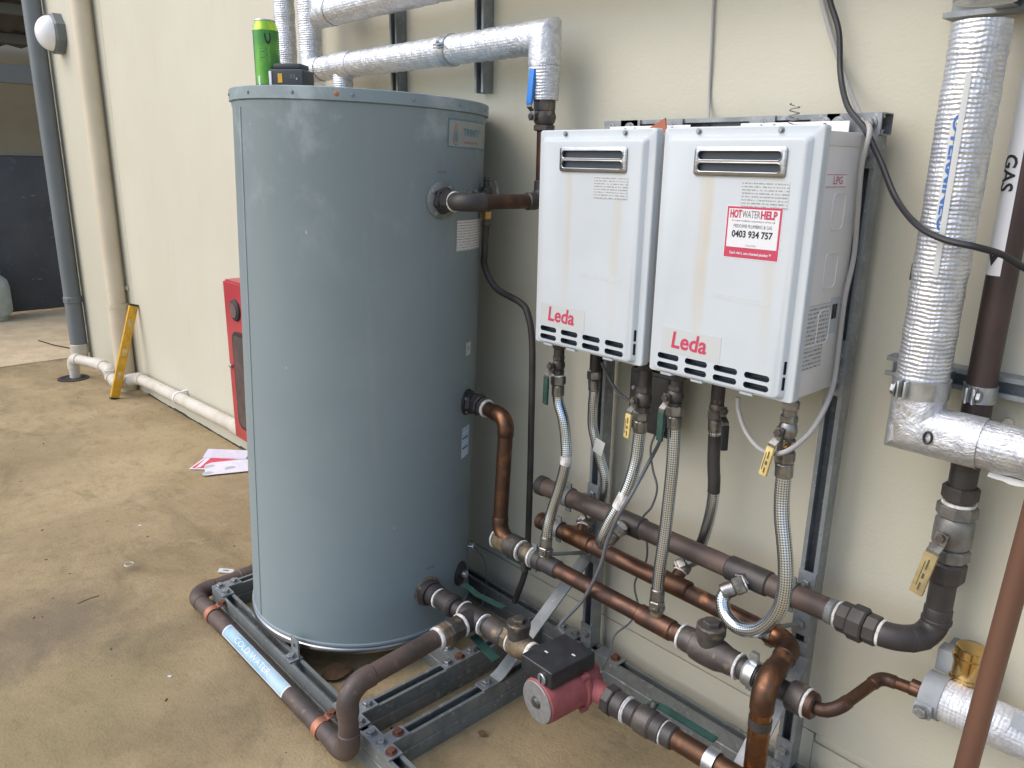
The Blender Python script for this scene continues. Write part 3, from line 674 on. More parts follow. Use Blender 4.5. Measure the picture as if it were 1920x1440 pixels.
# T plate where the inner beam meets the second cross beam
x = -.1445; plate([(x-.0205, -.475), (x+.0205, -.475), (x+.0205, -.345), (x-.0205, -.345), (x-.0205, -.3895), (x-.075, -.3895), (x-.075, -.4305), (x-.0205, -.4305)], bolts=[(x, -.455), (x, -.41, 1), (x, -.365), (x-.055, -.41)])
Lplate(.0205, YB+.0205, -1, -1)
plate([(.10, -.086), (.19, -.086), (.19, -.045), (.10, -.045)], bolts=[(.165, -.0655, 1)])
# hold-down cleat at the tank rim
def cleat():
    c = thing('hold_down_cleat', 'small galvanised angle cleat holding the tank rim to the front beam', 'bracket', (-.52, YF, ZT))
    x = W(547, 1210, Y=YF).x
    bm = B(); boxr(bm, x-.022, x+.022, YF-.02, YF+.022, ZT+.0005, ZT+.0055, .001); boxr(bm, x-.022, x+.022, YF+.008, YF+.013, ZT+.005, ZT+.062, .001); o = obj('angle', bm, 'galv', c)
    bolt((x, YF-.006, ZT+.0055), (0, 0, 1), c)
    bm = B(); cyl(bm, (x, YF+.0082, ZT+.040), (0, -1, 0), .0006, .006, 14, 0); obj('bolt_hole', bm, 'joint', o)
cleat()
# flat-bar braces
def brace(name, pts, wv, label):
    t = thing(name, label, 'brace', pts[0]); obj('flat_bar', bar(B(), pts, wv, .005), 'galv', t, ang=20); return t
b0 = V((.0005, -.40, ZT+.004)); 
t = brace('diagonal_brace', [b0+V((0, -.055, 0)), b0, b0+V((.004, .02, .012)), V((.042, -.083, .37)), V((.042, -.081, .42))], (.040, 0, 0), 'galvanised flat bar brace from the skid up to the left upright')
bolt(b0+V((0, -.03, .0028)), (0, 0, 1), t); bolt((.042, -.0835, .40), (0, -1, 0), t)
t = brace('diagonal_brace', [V((.735, -.56, .09)), V((.735, -.50, .09)), V((.735, -.48, .10)), V((.72, -.085, .40))], (.045, 0, 0), 'galvanised flat bar brace at the foot of the right upright')

# ================================================================== WALL RACK
rack = thing('strut_rack', 'galvanised channel rack on the wall that carries the two heaters', 'steel frame', (.38, -.04, ZT))
RY = -.035   # back of the channels
XL, XR = .058, .7095
for x in (XL, XR): strut('upright', (x, RY, ZT+.0005), (x, RY, 1.5615), (0, -1, 0), rack)
strut('top_rail', (.030, RY, 1.583), (.736, RY, 1.583), (0, -1, 0), rack)
strut('lower_rail', (XL+.0215, RY, 1.115), (XR-.0215, RY, 1.115), (0, -1, 0), rack)
def vplate(pts, y=RY-.0415, th=.005, bolts=(), name='bracket_plate'):
    bm = B(); prism(bm, [(x, y, z) for x, z in pts], (0, -th, 0)); o = obj(name, bm, 'galv', rack, ang=20)
    for x, z in bolts: bolt((x, y-th, z), (0, -1, 0), o)
vplate([(XR+.024, 1.6035), (XR-.085, 1.6035), (XR-.085, 1.5625), (XR-.0205, 1.5625), (XR-.0205, 1.50), (XR+.0205, 1.50), (XR+.0205, 1.5625), (XR+.024, 1.5625)], bolts=[(XR-.06, 1.583), (XR+.002, 1.583), (XR, 1.525)])
vplate([(XL-.0205, 1.6035), (XL+.085, 1.6035), (XL+.085, 1.5625), (XL+.0205, 1.5625), (XL+.0205, 1.50), (XL-.0205, 1.50)], bolts=[(XL, 1.583), (XL+.06, 1.583)])
vplate([(XR+.0205, 1.155), (XR-.0205, 1.155), (XR-.0205, 1.1355), (XR-.085, 1.1355), (XR-.085, 1.0945), (XR-.0205, 1.0945), (XR-.0205, 1.035), (XR+.0205, 1.035)], bolts=[(XR, 1.115), (XR, 1.058)])
for x in (.12, .245, .48, .62): vplate([(x-.03, 1.6035), (x+.03, 1.6035), (x+.03, 1.5625), (x-.03, 1.5625)], bolts=[(x, 1.583)])
for x in (XL, XR):
    vplate([(x-.0205, ZT+.006), (x+.0205, ZT+.006), (x+.0205, ZT+.075), (x-.0205, ZT+.075)], bolts=[(x, ZT+.045)])
    bm = B(); boxr(bm, x-.0205, x+.0205, -.125, RY-.0465, ZT+.0005, ZT+.0055, .001); o = obj('foot_plate', bm, 'galv', rack)
    bolt((x, -.105, ZT+.0055), (0, 0, 1), o, BOLTR if x == XL else BOLT)

# ================================================================== WATER HEATERS
HZ0, HH, HW, HY = 1.0545, .520, .350, -.285
def boolean_cut(o, cutter_bm):
    bmesh.ops.recalc_face_normals(cutter_bm, faces=cutter_bm.faces); me = bpy.data.meshes.new('cut'); cutter_bm.to_mesh(me); cutter_bm.free(); c = bpy.data.objects.new('cut', me); COL.objects.link(c)
    md = o.modifiers.new('b', 'BOOLEAN'); md.operation = 'DIFFERENCE'; md.object = c; md.solver = 'EXACT'
    bpy.context.view_layer.update(); new = bpy.data.meshes.new_from_object(o.evaluated_get(bpy.context.evaluated_depsgraph_get()))
    o.modifiers.clear(); o.data = new; bpy.data.objects.remove(c); bpy.data.meshes.remove(me)
    return new
def stadium(bm, x0, x1, z0, z1, y0, y1, n=6):
    P = rrect(x0, x1, z0, z1, min(x1-x0, z1-z0)/2*.98, n); loops(bm, [[V((x, y0, z)) for x, z in P], [V((x, y1, z)) for x, z in P]])
def slots(x0):
    out = []
    for r_ in range(2):
        for k in range(4):
            a = x0+.031+k*.072; z = HZ0+.0145+r_*.0205; out.append((a, a+.056, z, z+.0130))
    for z in (HZ0+.024, HZ0+.056): out.append((x0+HW-.0225, x0+HW-.0192, z, z+.027))
    return out
def heater(x0, label, vx0, vx1, right):
    x1 = x0+HW; t = thing('water_heater', label, 'water heater', (x0+HW/2, HY+.1, HZ0), 'gas water heaters on the rack')
    # case
    bm = B(); boxr(bm, x0+.005, x1-.005, HY+.032, HY+.192, HZ0+.004, HZ0+HH-.012, .004); case = obj('case', bm, 'case', t)
    bm = B(); boxr(bm, x0+.003, x1-.003, HY+.030, HY+.165, HZ0+HH-.036, HZ0+HH-.010, .002); obj('top_cap', bm, 'case', case)
    bm = B(); boxr(bm, x0+.03, x1-.03, HY+.04, HY+.18, HZ0-.006, HZ0+.004, .002); obj('base_plate', bm, 'galv_dirty_shade', case)
    # cover: pressed front with stepped edge
    L = []
    for ins, dy, rad in ((0, .034, .007), (0, .0155, .007), (.0010, .0135, .0065), (.0025, .0125, .006), (.0135, .0125, .008), (.0150, .0118, .009), (.0200, .0025, .011), (.0215, .0008, .012), (.0240, 0, .013)):
        k = 1.25 if ins > .01 else 1
        L.append([V((x, HY+dy, z)) for x, z in rrect(x0+ins*.8, x1-ins*1.2, HZ0+ins*.35, HZ0+HH-ins*1.15, rad)])
    bm = B(); loops(bm, L); cov = obj('front_cover', bm, 'enamel', t)
    cb = B()
    for a, b, c, d in slots(x0): stadium(cb, a, b, c, d, HY-.01, HY+.020)
    stadium(cb, vx0+.004, vx1-.004, HZ0+HH-.091, HZ0+HH-.042, HY-.01, HY+.022)
    me = boolean_cut(cov, cb); me.materials.clear(); me.materials.append(M['enamel']); me.materials.append(M['heater_dark'])
    for p in me.polygons:
        c = p.center; inb = any(a-.001 < c.x < b+.001 and z0-.001 < c.z < z1+.001 for a, b, z0, z1 in slots(x0))
        p.material_index = 1 if (inb and HY+.002 < c.y < HY+.0235 and p.area < .0022) else 0
    me.polygons.foreach_set('use_smooth', [True]*len(me.polygons)); me.set_sharp_from_angle(angle=RAD(28))
    # flue outlet: stainless frame with two openings
    z0, z1 = HZ0+HH-.094, HZ0+HH-.039; bm = B()
    P = rrect(vx0, vx1, z0, z1, .007); Q = rrect(vx0+.003, vx1-.003, z0+.003, z1-.003, .006)
    loops(bm, [[V((x, HY+.004, z)) for x, z in P], [V((x, HY-.0035, z)) for x, z in P], [V((x, HY-.005, z)) for x, z in Q]]); fl = obj('flue_outlet', bm, 'stainless', t, ang=25)
    cb = B(); h = (z1-z0); a, b = vx0+.010, vx1-.010
    stadium(cb, a, b, z0+h*.56, z0+h*.85, HY-.02, HY+.003); stadium(cb, a, b, z0+h*.16, z0+h*.44, HY-.02, HY+.003)
    me = boolean_cut(fl, cb); me.materials.clear(); me.materials.append(M['stainless']); me.materials.append(M['heater_dark'])
    for p in me.polygons:
        if p.center.y > HY+.001 and a < p.center.x < b and abs(p.normal.y) > .9: p.material_index = 1
    me.polygons.foreach_set('use_smooth', [True]*len(me.polygons)); me.set_sharp_from_angle(angle=RAD(28))
    for k, zz in enumerate((z0+h*.705, z0+h*.30)):
        bm = B(); R = rrect(a-.001, b+.001, zz-h*.145-.001, zz+h*.145+.001, h*.14); bmt = [V((x, HY-.0055, z)) for x, z in R]; tube(bm, bmt+[bmt[0]], .0012, 6, False); obj('lip', bm, 'stainless', fl)
    # screws
    for xx in (x0+.085, x1-.085): bolt((xx, HY+.0118, HZ0+HH-.0085), (0, -1, 0), cov, SCREW, 'screw')
    for xx in (x0+.05, x0+.13, x1-.10):
        bm = B(); box(bm, (xx, HY+.018, HZ0-.0005), (.03, .02, .006), None, .002); obj('drip_tab', bm, 'enamel', cov)
    # warning print and badge
    U, Z = V((1, 0, 0)), V((0, 0, 1))
    wx = x0+.2515 if right else x0+.2405
    sheet('warning_print', (wx, HY, HZ0+HH-.126), U, Z, .099, .050, 'print_clear', t)
    lx = x0+.110 if right else x0+.102
    s = sheet('maker_badge', (lx+.003, HY, HZ0+.079), U, Z, .150, .054, 'sticker_badge', t, .0005)
    text('Leda', .050, (lx, HY, HZ0+.080), U, Z, 'ink_red', s, bold=.0011, shear=.12, width=.089)
    sheet('label_residue', (x0+.22, HY, HZ0+.190), V((1, 0, -.02)), Z, .13, .011, 'residue', t, .0003)
    if right:
        c = V((x0+.2336, HY, HZ0+HH-.199)); U2 = V((1, 0, .004)); Z2 = V((.0, 0, 1)); n = .0005
        s = sheet('service_sticker', c, U2, Z2, .120, .101, 'sticker', t, .0004); 
        sheet('red_border', c, U2, Z2, .117, .098, 'ink_red', s, .0008); sheet('white_field', c+Z2*.0080, U2, Z2, .109, .074, 'sticker', s, .0012)
        tx = lambda b, sz, dx, dz, mat, w_, bold=0: text(b, sz, c+U2*dx+Z2*dz, U2, Z2, mat, s, lift=.0017, width=w_, bold=bold)
        tx('HOT', .0205, -.0385, .0345, 'ink_red', .0255, .0009); tx('WATER', .0200, -.0055, .0345, 'ink_grey', .0385); tx('HELP', .0205, .0325, .0345, 'ink_red', .0345, .0009)
        tx('For expert installation, replacement or service, call', .0048, 0, .0225, 'ink_grey', .092)
        tx('MEDOWIE PLUMBING & GAS', .0095, 0, .0120, 'ink_grey', .083); tx('0403 934 757', .0180, 0, -.0035, 'ink', .088, .0005)
        tx('LIC No. 217233C', .0042, 0, -.0245, 'ink_grey', .022)
        tx("Don't risk it, use a licensed plumber.\u2122", .0072, 0, -.0400, 'sticker', .090, .0002)
    # side of case (faces +X)
    sx = x1-.005; U3 = V((0, 1, 0))
    if right:
        s = sheet('gas_type_label', (sx, HY+.088, HZ0+HH-.098), U3, Z, .078, .026, 'sticker', t, .0005)
        for dz in (-.011, .011): sheet('red_line', (sx, HY+.088, HZ0+HH-.098+dz), U3, Z, .078, .0012, 'ink_red', s, .0009)
        text('LPG', .020, (sx, HY+.094, HZ0+HH-.098), U3, Z, 'ink_red', s, width=.036)
        for k in range(3):
            z = HZ0+.365-.112*k; bm = B(); R = rrect(HY+.085, HY+.135, z-.034, z+.034, .012, 4)
            P = [V((sx+.0004, y, zz)) for y, zz in R]; tube(bm, P+[P[0]], .0015, 6, False); obj('pressed_rib', bm, 'case', case)
        sheet('data_print', (sx, HY+.082, HZ0+.150), U3, Z, .095, .078, 'print_side', t, .0004)
        sheet('data_print', (sx, HY+.078, HZ0+.083), U3, Z, .080, .045, 'print_side', t, .0004)
        g = sheet('serial_label', (sx, HY+.148, HZ0+.160), U3, Z, .036, .075, 'sticker_grey', t, .0006)
        for k in range(7): sheet('bar_code_line', (sx, HY+.140+k*.0032, HZ0+.168), U3, Z, .0015+(k % 3)*.0006, .030, 'ink', g, .001)
    # hanging bracket above the case
    bm = B(); boxr(bm, x0+.07, x1-.04, HY+.186, HY+.189, HZ0+HH-.05, HZ0+HH+.014, .0008); hb = obj('hanging_bracket', bm, 'white_plastic', t)
    for xx in (x0+.12, x0+.15, x1-.09):
        bm = B(); cyl(bm, (xx, HY+.1858, HZ0+HH+.006), (0, -1, 0), .0005, .005, 12, 0); obj('bracket_hole', bm, 'joint', hb)
    bm = B(); boxr(bm, x0+.07, x1-.04, HY+.186, HY+.192, HZ0+.06, HZ0+.09); obj('hanging_bracket', bm, 'white_plastic', t)
    return t
heater(0, 'left white gas water heater, narrower in view, with small print under its flue', .083, .2845, False)
heater(.370, 'right white gas water heater with the red bordered service sticker', .370+.0897, .370+.290, True)
bm = B(); prism(bm, [W(1214, 242, Y=-.13), W(1247, 221, Y=-.13), W(1250, 256, Y=-.13), W(1220, 262, Y=-.13)], (0, .004, 0)); tag(obj('card_scrap', bm, 'tag_brown', ang=0), 'terracotta coloured scrap tucked between the two heaters', 'scrap')

# ================================================================== VALVES, HOSES
UP, DN = V((0, 0, 1)), V((0, 0, -1))
def lever_valve(P, d, r, side, ldir, L, sl_mat, label, mat='bronze', l=.07, body_mat=None, name='ball_valve', group='small ball valves', drop=.012, wd=.016, text_=False, bulge=1.32):
    """ball valve centred on P along d; stem leaves towards side; lever runs along ldir"""
    P, d, side, ldir = V(P), V(d).normalized(), V(side).normalized(), V(ldir).normalized()
    t = thing(name, label, 'valve', P, group); bm_ = body_mat or mat
    bm = B(); rev(bm, P-d*l*.28, d, [(0, r*.95), (l*.08, r*1.15), (l*.28, r*bulge), (l*.48, r*1.15), (l*.56, r*.95)], 22); obj('body', bm, bm_, t)
    for s in (-1, 1): bm = B(); hexn(bm, P+d*(s*l*.39-l*.11), d, l*.22, r*1.2, .2, 8); obj('end_nut', bm, mat, t, ang=25)
    q = P+side*(r*1.25); bm = B(); cyl(bm, q-side*.004, side, .016, .0075, 14); hexn(bm, q+side*.013, side, .006, .0085); obj('stem', bm, 'bronze', t)
    a = q+side*.011; wv = side.cross(ldir).normalized()*wd
    pts = [a-ldir*.010, a+ldir*.014, a+ldir*.024+side*drop, a+ldir*L+side*drop]
    lv = obj('lever', bar(B(), pts, wv, .003), 'nickel', t)
    s0 = a+ldir*.030+side*drop; s1 = a+ldir*(L+.004)+side*drop; bm = B(); c = (s0+s1)/2; Mx = Matrix((wv.normalized(), side, (s1-s0).normalized())).transposed()
    box(bm, c, (wd*1.12, .008, (s1-s0).length), Mx, .003); g = obj('grip', bm, sl_mat, lv)
    if text_:
        ld_ = (s1-s0).normalized(); wn = wv.normalized()
        for k, (a_, b_, h_) in enumerate(((-.36, -.12, .0030), (-.02, .10, .0045), (.2, .38, .0030), (-.3, .3, .0012))):
            bm = B(); box(bm, c+side*.0043+ld_*((a_+b_)/2*(s1-s0).length)+wn*(.0015 if k < 3 else -.0045), (h_, .0006, (b_-a_)*(s1-s0).length), Mx); obj('printed_mark', bm, 'ink_green', g, ang=0)
    return t
def fitting(parent, P, d, r, l=.05, mat='nickel', tape=True):
    d = V(d).normalized(); P = V(P)
    hexp(parent, P+d*l*.22, d, l*.40, r*1.42, mat, 'nut')
    sleeve(parent, None, d, 0, 0, mat, 'ferrule', None) if 0 else None
    bm = B(); rev(bm, P+d*l*.40, d, [(0, r*1.05), (l*.05, r*1.22), (l*.50, r*1.20), (l*.56, r*1.28), (l*.62, r*1.2), (l*.66, r*1.02)], 20); obj('ferrule', bm, mat, parent)
    if tape: tapering(parent, P, d, r*1.15, .005)
HG = 'braided hoses under the heaters'
def hose(label, pts, r=.0150, tw=True):
    P = smooth([W(a, b, Y=y) for a, b, y in pts], 8); t = thing('flexible_hose', label, 'hose', P[-1], HG)
    d0 = (P[0]-P[3]).normalized(); d1 = (P[-1]-P[-4]).normalized()
    h = obj('braid', tube(B(), P, r, 20), 'braid', t)
    for Q, d in ((P[0], d0), (P[-1], d1)):
        bm = B(); rev(bm, Q-d*.030, d, [(0, r*1.02), (.002, r*1.15), (.028, r*1.17), (.031, r*1.02)], 20); obj('ferrule', bm, 'nickel', t)
        hexp(t, Q+d*.013, d, .024, r*1.35, 'nickel', 'nut'); tapering(t, Q+d*.0265, d, r*1.02, .004)
    return t, P, d0, d1
def tag_sleeve(parent, P, i, j, r, mat='white_tape'):
    obj('paper_wrap', tube(B(), P[i:j+1], r, 14), mat, parent)
def stub(label, x, y, Y, r, ztop=HZ0-.004, mat='pipe_black', l=None):
    P = W(x, y, Y=Y); t = thing('heater_connection', label, 'pipe stub', P); z0 = P.z
    bm = B(); cyl(bm, (P.x, P.y, z0), UP, ztop-z0, r, 18); obj('stub', bm, mat, t); hexp(t, (P.x, P.y, ztop-.012), UP, .018, r*1.25, mat); return P

# 1 cold hose, left heater
t, P1, d0, d1 = hose('leftmost braided hose, from the left heater down to the front copper pipe', [(1046.5, 722, -.215), (1047, 752, -.215), (1056, 786, -.215), (1061, 827, -.215), (1061, 865, -.22), (1050, 911, -.225), (1035, 957, -.235), (1027, 988, -.245), (1023, 1024, -.25)])
tag_sleeve(t, P1, 30, 33, .0153)
stub('dark pipe stub under the left corner of the left heater', 1047.5, 690, -.215, .014)
lever_valve(W(1047.5, 684, Y=-.215), UP, .0135, (-.1, -1, 0), (-.12, .1, -1), .105, 'green_sleeve', 'green handled valve above the leftmost braided hose', 'bronze', .05, group=None)
# 2 hot hose, left heater (behind the gas manifold)
t, P2, d0, d1 = hose('dim braided hose with a paper tag, behind the gas pipe under the left heater', [(1114, 712, -.125), (1114, 735, -.125), (1112, 757, -.125), (1111, 794, -.122), (1116, 823, -.12), (1127, 865, -.112), (1135, 898, -.108), (1132, 935, -.105), (1118, 960, -.108), (1104, 969, -.118)], .0140)
bm = B(); c = W(1123, 838, Y=-.135); box(bm, c, (.034, .003, .042), Matrix.Rotation(.25, 3, 'Y'), .001); obj('paper_tag', bm, 'sticker_pale', t)
stub('dark pipe stub under the left heater behind its first valve', 1115, 700, -.125, .0145)
# 3 gas hose, left heater
t, P3, d0, d1 = hose('braided gas hose from the yellow handled valve curling into the gas pipe', [(1201, 788, -.205), (1200, 806, -.205), (1197, 830, -.207), (1192, 865, -.212), (1180, 907, -.225), (1163, 944, -.24), (1143, 979, -.255), (1130, 1006, -.262), (1128, 1019, -.252), (1140, 1014, -.236), (1154, 999, -.222)], .0155)
tag_sleeve(t, P3, 36, 42, .0158)
stub('gas connection stub between the two heaters', 1207, 752, -.205, .0165)
lever_valve(W(1206, 748, Y=-.205), UP, .0165, (-.1, -1, 0), (-.05, 0, -1), .088, 'yellow_sleeve', 'yellow handled gas valve under the gap between the heaters', 'bronze', .065, text_='marks', group=None)
# 4 cold hose, right heater
t, P4, d0, d1 = hose('straight braided hose from the right heater down to the front copper pipe', [(1264.5, 780, -.225), (1264, 811, -.225), (1261, 869, -.228), (1254.6, 932, -.232), (1247.5, 994, -.238), (1238.5, 1057, -.246), (1234, 1094, -.249), (1232, 1124, -.25)])
stub('dark pipe stub under the left end of the right heater', 1267, 745, -.225, .0155)
lever_valve(W(1266, 742, Y=-.225), UP, .0150, (-.1, -1, 0), (-.04, .05, -1), .10, 'green_sleeve', 'green handled valve above the straight braided hose', 'bronze', .052, group=None)
# 5 hot hose, right heater (behind)
t, P5, d0, d1 = hose('dim braided hose behind, from the right heater down past the gas pipe', [(1341.5, 786, -.13), (1340, 815, -.13), (1338, 865, -.128), (1339, 907, -.124), (1335, 948, -.118), (1325, 990, -.108), (1313, 1024, -.103), (1300, 1048, -.108), (1288, 1055, -.118)], .0142)
obj('dark_sleeve', tube(B(), P5[8:28], .0150, 14), 'pipe_black', t)
stub('dark pipe stub under the middle of the right heater', 1344, 765, -.13, .0160)
lever_valve(W(1344, 764, Y=-.13), UP, .0140, (.9, -.4, 0), (.08, -.1, -1), .085, 'black_rubber', 'black handled valve under the middle of the right heater', 'bronze', .046, group=None)
# 6 gas hose, right heater
t, P6, d0, d1 = hose('long braided gas hose that loops up into the gas pipe, right heater', [(1471, 868, -.23), (1469.5, 890, -.23), (1466, 932, -.232), (1466, 973, -.236), (1470, 1015, -.24), (1473, 1057, -.244), (1472, 1098, -.248), (1464, 1136, -.25), (1445, 1165, -.25), (1418, 1181, -.248), (1385, 1177, -.242), (1361, 1153, -.234), (1355, 1125, -.224), (1364, 1108, -.214), (1376, 1102, -.204)], .0160)
stub('bright gas connection under the right end of the right heater', 1479, 790, -.23, .0145, mat='nickel')
lever_valve(W(1477, 806, Y=-.23), UP, .0150, (-.1, -1, 0), (-.18, 0, -1), .092, 'yellow_sleeve', 'yellow handled gas valve under the right end of the right heater', 'nickel', .062, text_='marks', group=None)
tt = thing('gas_reducer', 'dark reducer joining the right gas valve to its braided hose', 'fitting', W(1474, 845, Y=-.23)); sleeve(tt, W(1473, 842, Y=-.23), UP, .05, .0175, 'bronze', 'sleeve'); hexp(tt, W(1475, 830, Y=-.23), UP, .014, .019, 'brass')
for o in list(bpy.data.objects):
    if o.name.startswith('ball_valve') and o.get('group') is None: o['group'] = 'small ball valves under the heaters'

# ================================================================== MANIFOLD PIPES
def T3(a, b, **k): return W(a, b, **k)
# --- gas manifold, union, rise and valve
gas = thing('gas_pipe', 'dull brown gas pipe rising at the right and crossing behind the hoses', 'gas pipe', (.4, -.15, .58))
GY, GZ, GR = -.15, .585, .0265
gl = W(1012, 907, Y=GY); gl.z = GZ; xr = .945
RX, RYp = .982, -.072
pipe(gas, [(gl.x, GY, GZ), (xr, GY, GZ), (RX, RYp, GZ), (RX, RYp, 1.62+.9)], GR*.94, 'pipe_black', .055, 'pipe_black', 1.08, 20, .02)
obj('pipe', tube(B(), [(RX, RYp, .95), (RX, RYp, 2.6)], GR*.96, 20), 'pipe_gas', gas)
sleeve(gas, (gl.x+.012, GY, GZ), (1, 0, 0), .03, GR*1.1, 'pipe_black', 'end_cap')
obj('pipe', tube(B(), [(gl.x+.02, GY, GZ), (.80, GY, GZ)], GR*.98, 20), 'pipe_brown', gas)
for a, b in ((1172, 980), (1400, 1083)):
    P = W(a, b, Y=GY-.01); P = V((P.x, GY, GZ)); sleeve(gas, P, (1, 0, 0), .11, GR*1.13, 'pipe_black', 'tee')
    e = W(1156, 997, Y=-.22) if a < 1200 else W(1378, 1101, Y=-.205); dd = (e-P).normalized(); bm = B(); cyl(bm, P, dd, (e-P).length-.028, .016); obj('tee_branch', bm, 'pipe_black', gas); hexp(gas, P+dd*((e-P).length-.030), dd, .016, .0215, 'nickel')
ux = W(1612, 1178, Y=GY).x
hexp(gas, (ux-.004, GY, GZ), (1, 0, 0), .034, .038, 'pipe_black', 'union_nut', 8)
for dx, l, r in ((-.032, .026, .033), (.026, .028, .032)): hexp(gas, (ux+dx, GY, GZ), (1, 0, 0), l, r, 'pipe_black', 'union_end', 8)
for dx in (-.048, .043): tapering(gas, (ux+dx, GY, GZ), (1, 0, 0), GR*1.06, .006)
sleeve(gas, (ux-.062, GY, GZ), (1, 0, 0), .02, GR*1.05, 'galv_dirty_shade', 'collar')
# riser valve
vz = W(1795, 1010, Y=RYp).z
for z, l, r, mt in ((vz+.095, .03, .033, 'pipe_black'), (vz-.072, .045, .036, 'pipe_black')): hexp(gas, (RX, RYp, z), UP, l, r, mt, 'union_end', 8)
for z in (vz+.073, vz-.045): tapering(gas, (RX, RYp, z), UP, .030, .007)
sleeve(gas, (RX, RYp, vz-.185), UP, .012, GR*1.1, 'pipe_black', 'collar')
lever_valve((RX, RYp, vz+.012), UP, .031, (-.1, -1, 0), (-.16, -.06, -1), .118, 'faded_sleeve', 'large gas ball valve with a faded tan handle on the right hand riser', 'dull_nickel', .118, group='gas isolation valve', name='gas_valve', drop=.014, wd=.024, text_='marks', bulge=1.16)
# printed gas label on the riser
lt = W(1905, 180, Y=RYp-.03).z; lb = W(1885, 520, Y=RYp-.03).z
fn = lambda r_: (lambda x, y: V((RX+math.sin(x/GR-.75)*r_, RYp-math.cos(x/GR-.75)*r_, y)))
gl_ = patch('gas_label', fn(GR*.96+.001), -.024, .024, lb, 1.95, 'sticker', gas, 12, 2)
fr = fn(GR*.96+.0018)
zG = W(1903, 325, Y=RYp-.025).z
text_fn('GAS', .036, lambda x, y: fr(.004+y, zG-x), 'ink', gl_, bold=.0007, width=.062)
bm = B(); za = lb+.03; A = [(-.013, .010), (-.008, .016), (0, .004), (.008, .016), (.013, .010), (0, -.014)]; me = [bm.verts.new(fn(GR*.96+.0022)(x+.006, za+y)) for x, y in A]; bm.faces.new((me[0], me[1], me[2], me[5])); bm.faces.new((me[5], me[2], me[3], me[4])); m_ = bpy.data.meshes.new('arrow_mark'); bm.to_mesh(m_); bm.free(); m_.materials.append(M['ink']); link(bpy.data.objects.new('arrow_mark', m_), gl_)

# --- hot manifold (second pipe): turns out to the front and drops
hot = thing('hot_manifold', 'copper pipe second from top behind the hoses that turns forward and drops at the right', 'copper pipe', (.3, -.17, .48))
HYY, HZZ, HR = -.165, .482, .0225
hl = W(1012, 971, Y=HYY).x; hx = W(1487, 1212, Y=HYY).x; hfx, hfy = W(1428, 1330, Y=-.335).x, -.335
pipe(hot, [(hl, HYY, HZZ), (hx, HYY, HZZ-.006), (hfx, hfy, HZZ-.008), (hfx, hfy, -.0+.02)], HR, 'copper_aged', .042, 'copper', 1.12, 20, .02)
obj('pipe', tube(B(), [(hfx, hfy, .415), (hfx, hfy, .01)], HR*1.03, 20), 'copper_bright', hot)
for f_ in (.12, .30, .58, .80):
    pass
sleeve(hot, (hl+.012, HYY, HZZ), (1, 0, 0), .026, HR*1.12, 'copper_aged', 'end_cap')
for a, b in ((1097, 973), (1283, 1058)):
    e = W(a, b, Y=-.118); px = W(1085 if a < 1200 else 1262, 1010 if a < 1200 else 1095, Y=HYY).x; P = V((px, HYY, HZZ))
    sleeve(hot, P, (1, 0, 0), .10, HR*1.14, 'copper', 'tee'); dd = (e-P); bm = B(); cyl(bm, P, dd, dd.length-.02, .0165); obj('tee_branch', bm, 'copper_aged', hot)
    hexp(hot, e-dd.normalized()*.010, dd, .022, .022, 'nickel')
    tapering(hot, e-dd.normalized()*.022, dd, .018, .004)
for x in (W(1437, 1185, Y=HYY).x,): sleeve(hot, (x, HYY, HZZ), (1, 0, 0), .03, HR*1.1, 'copper_bright', 'coupling')
bm = B(); tube(bm, [(hfx, hfy, .392), (hfx, hfy, .370)], HR*1.09, 20); obj('solder_collar', bm, 'pipe_black', hot)

# --- cold manifold (front pipe)
cold = thing('cold_manifold', 'lowest copper pipe in front of the hoses, fed from the tank side port', 'copper pipe', (.3, -.25, .42))
CY, CZ, CR = -.25, .417, .0225
port = TP(28.5, .722); pd = TD(28.5)
e1 = W(945, 772, Y=-.235); e1 = V((e1.x, e1.y, port.z+.004)); pst = port+pd*.03
dx = W(935, 990, Y=-.25); ex = dx.x
tv = W(955, 1018, Y=CY).x; endx = W(1392, 1256, Y=CY).x
A = [pst, pst+pd*.075+V((.02, -.02, 0)), V((ex+.012, CY, CZ+.02)), V((ex+.06, CY, CZ+.002)), V((endx, CY, CZ))]
pipe(cold, [pst, V((e1.x, -.225, port.z-.012)), V((ex+.004, CY, CZ+.018)), V((ex+.11, CY, CZ))], HR*.98, 'copper', .036, 'copper', 1.1, 20, .016)
obj('pipe', tube(B(), [(ex+.1, CY, CZ), (endx+.02, CY, CZ)], CR, 20), 'copper_aged', cold)
ax = V((1, 0, 0))
dp = (V((e1.x, -.225, port.z-.012))-pst).normalized()
for s, l, r, mt in ((.012, .03, .033, 'pipe_black'), (.038, .016, .029, 'bronze')): hexp(cold, pst+dp*s, dp, l, r, mt, 'union_nut', 8)
tapering(cold, pst+dp*.050, dp, .027, .009)
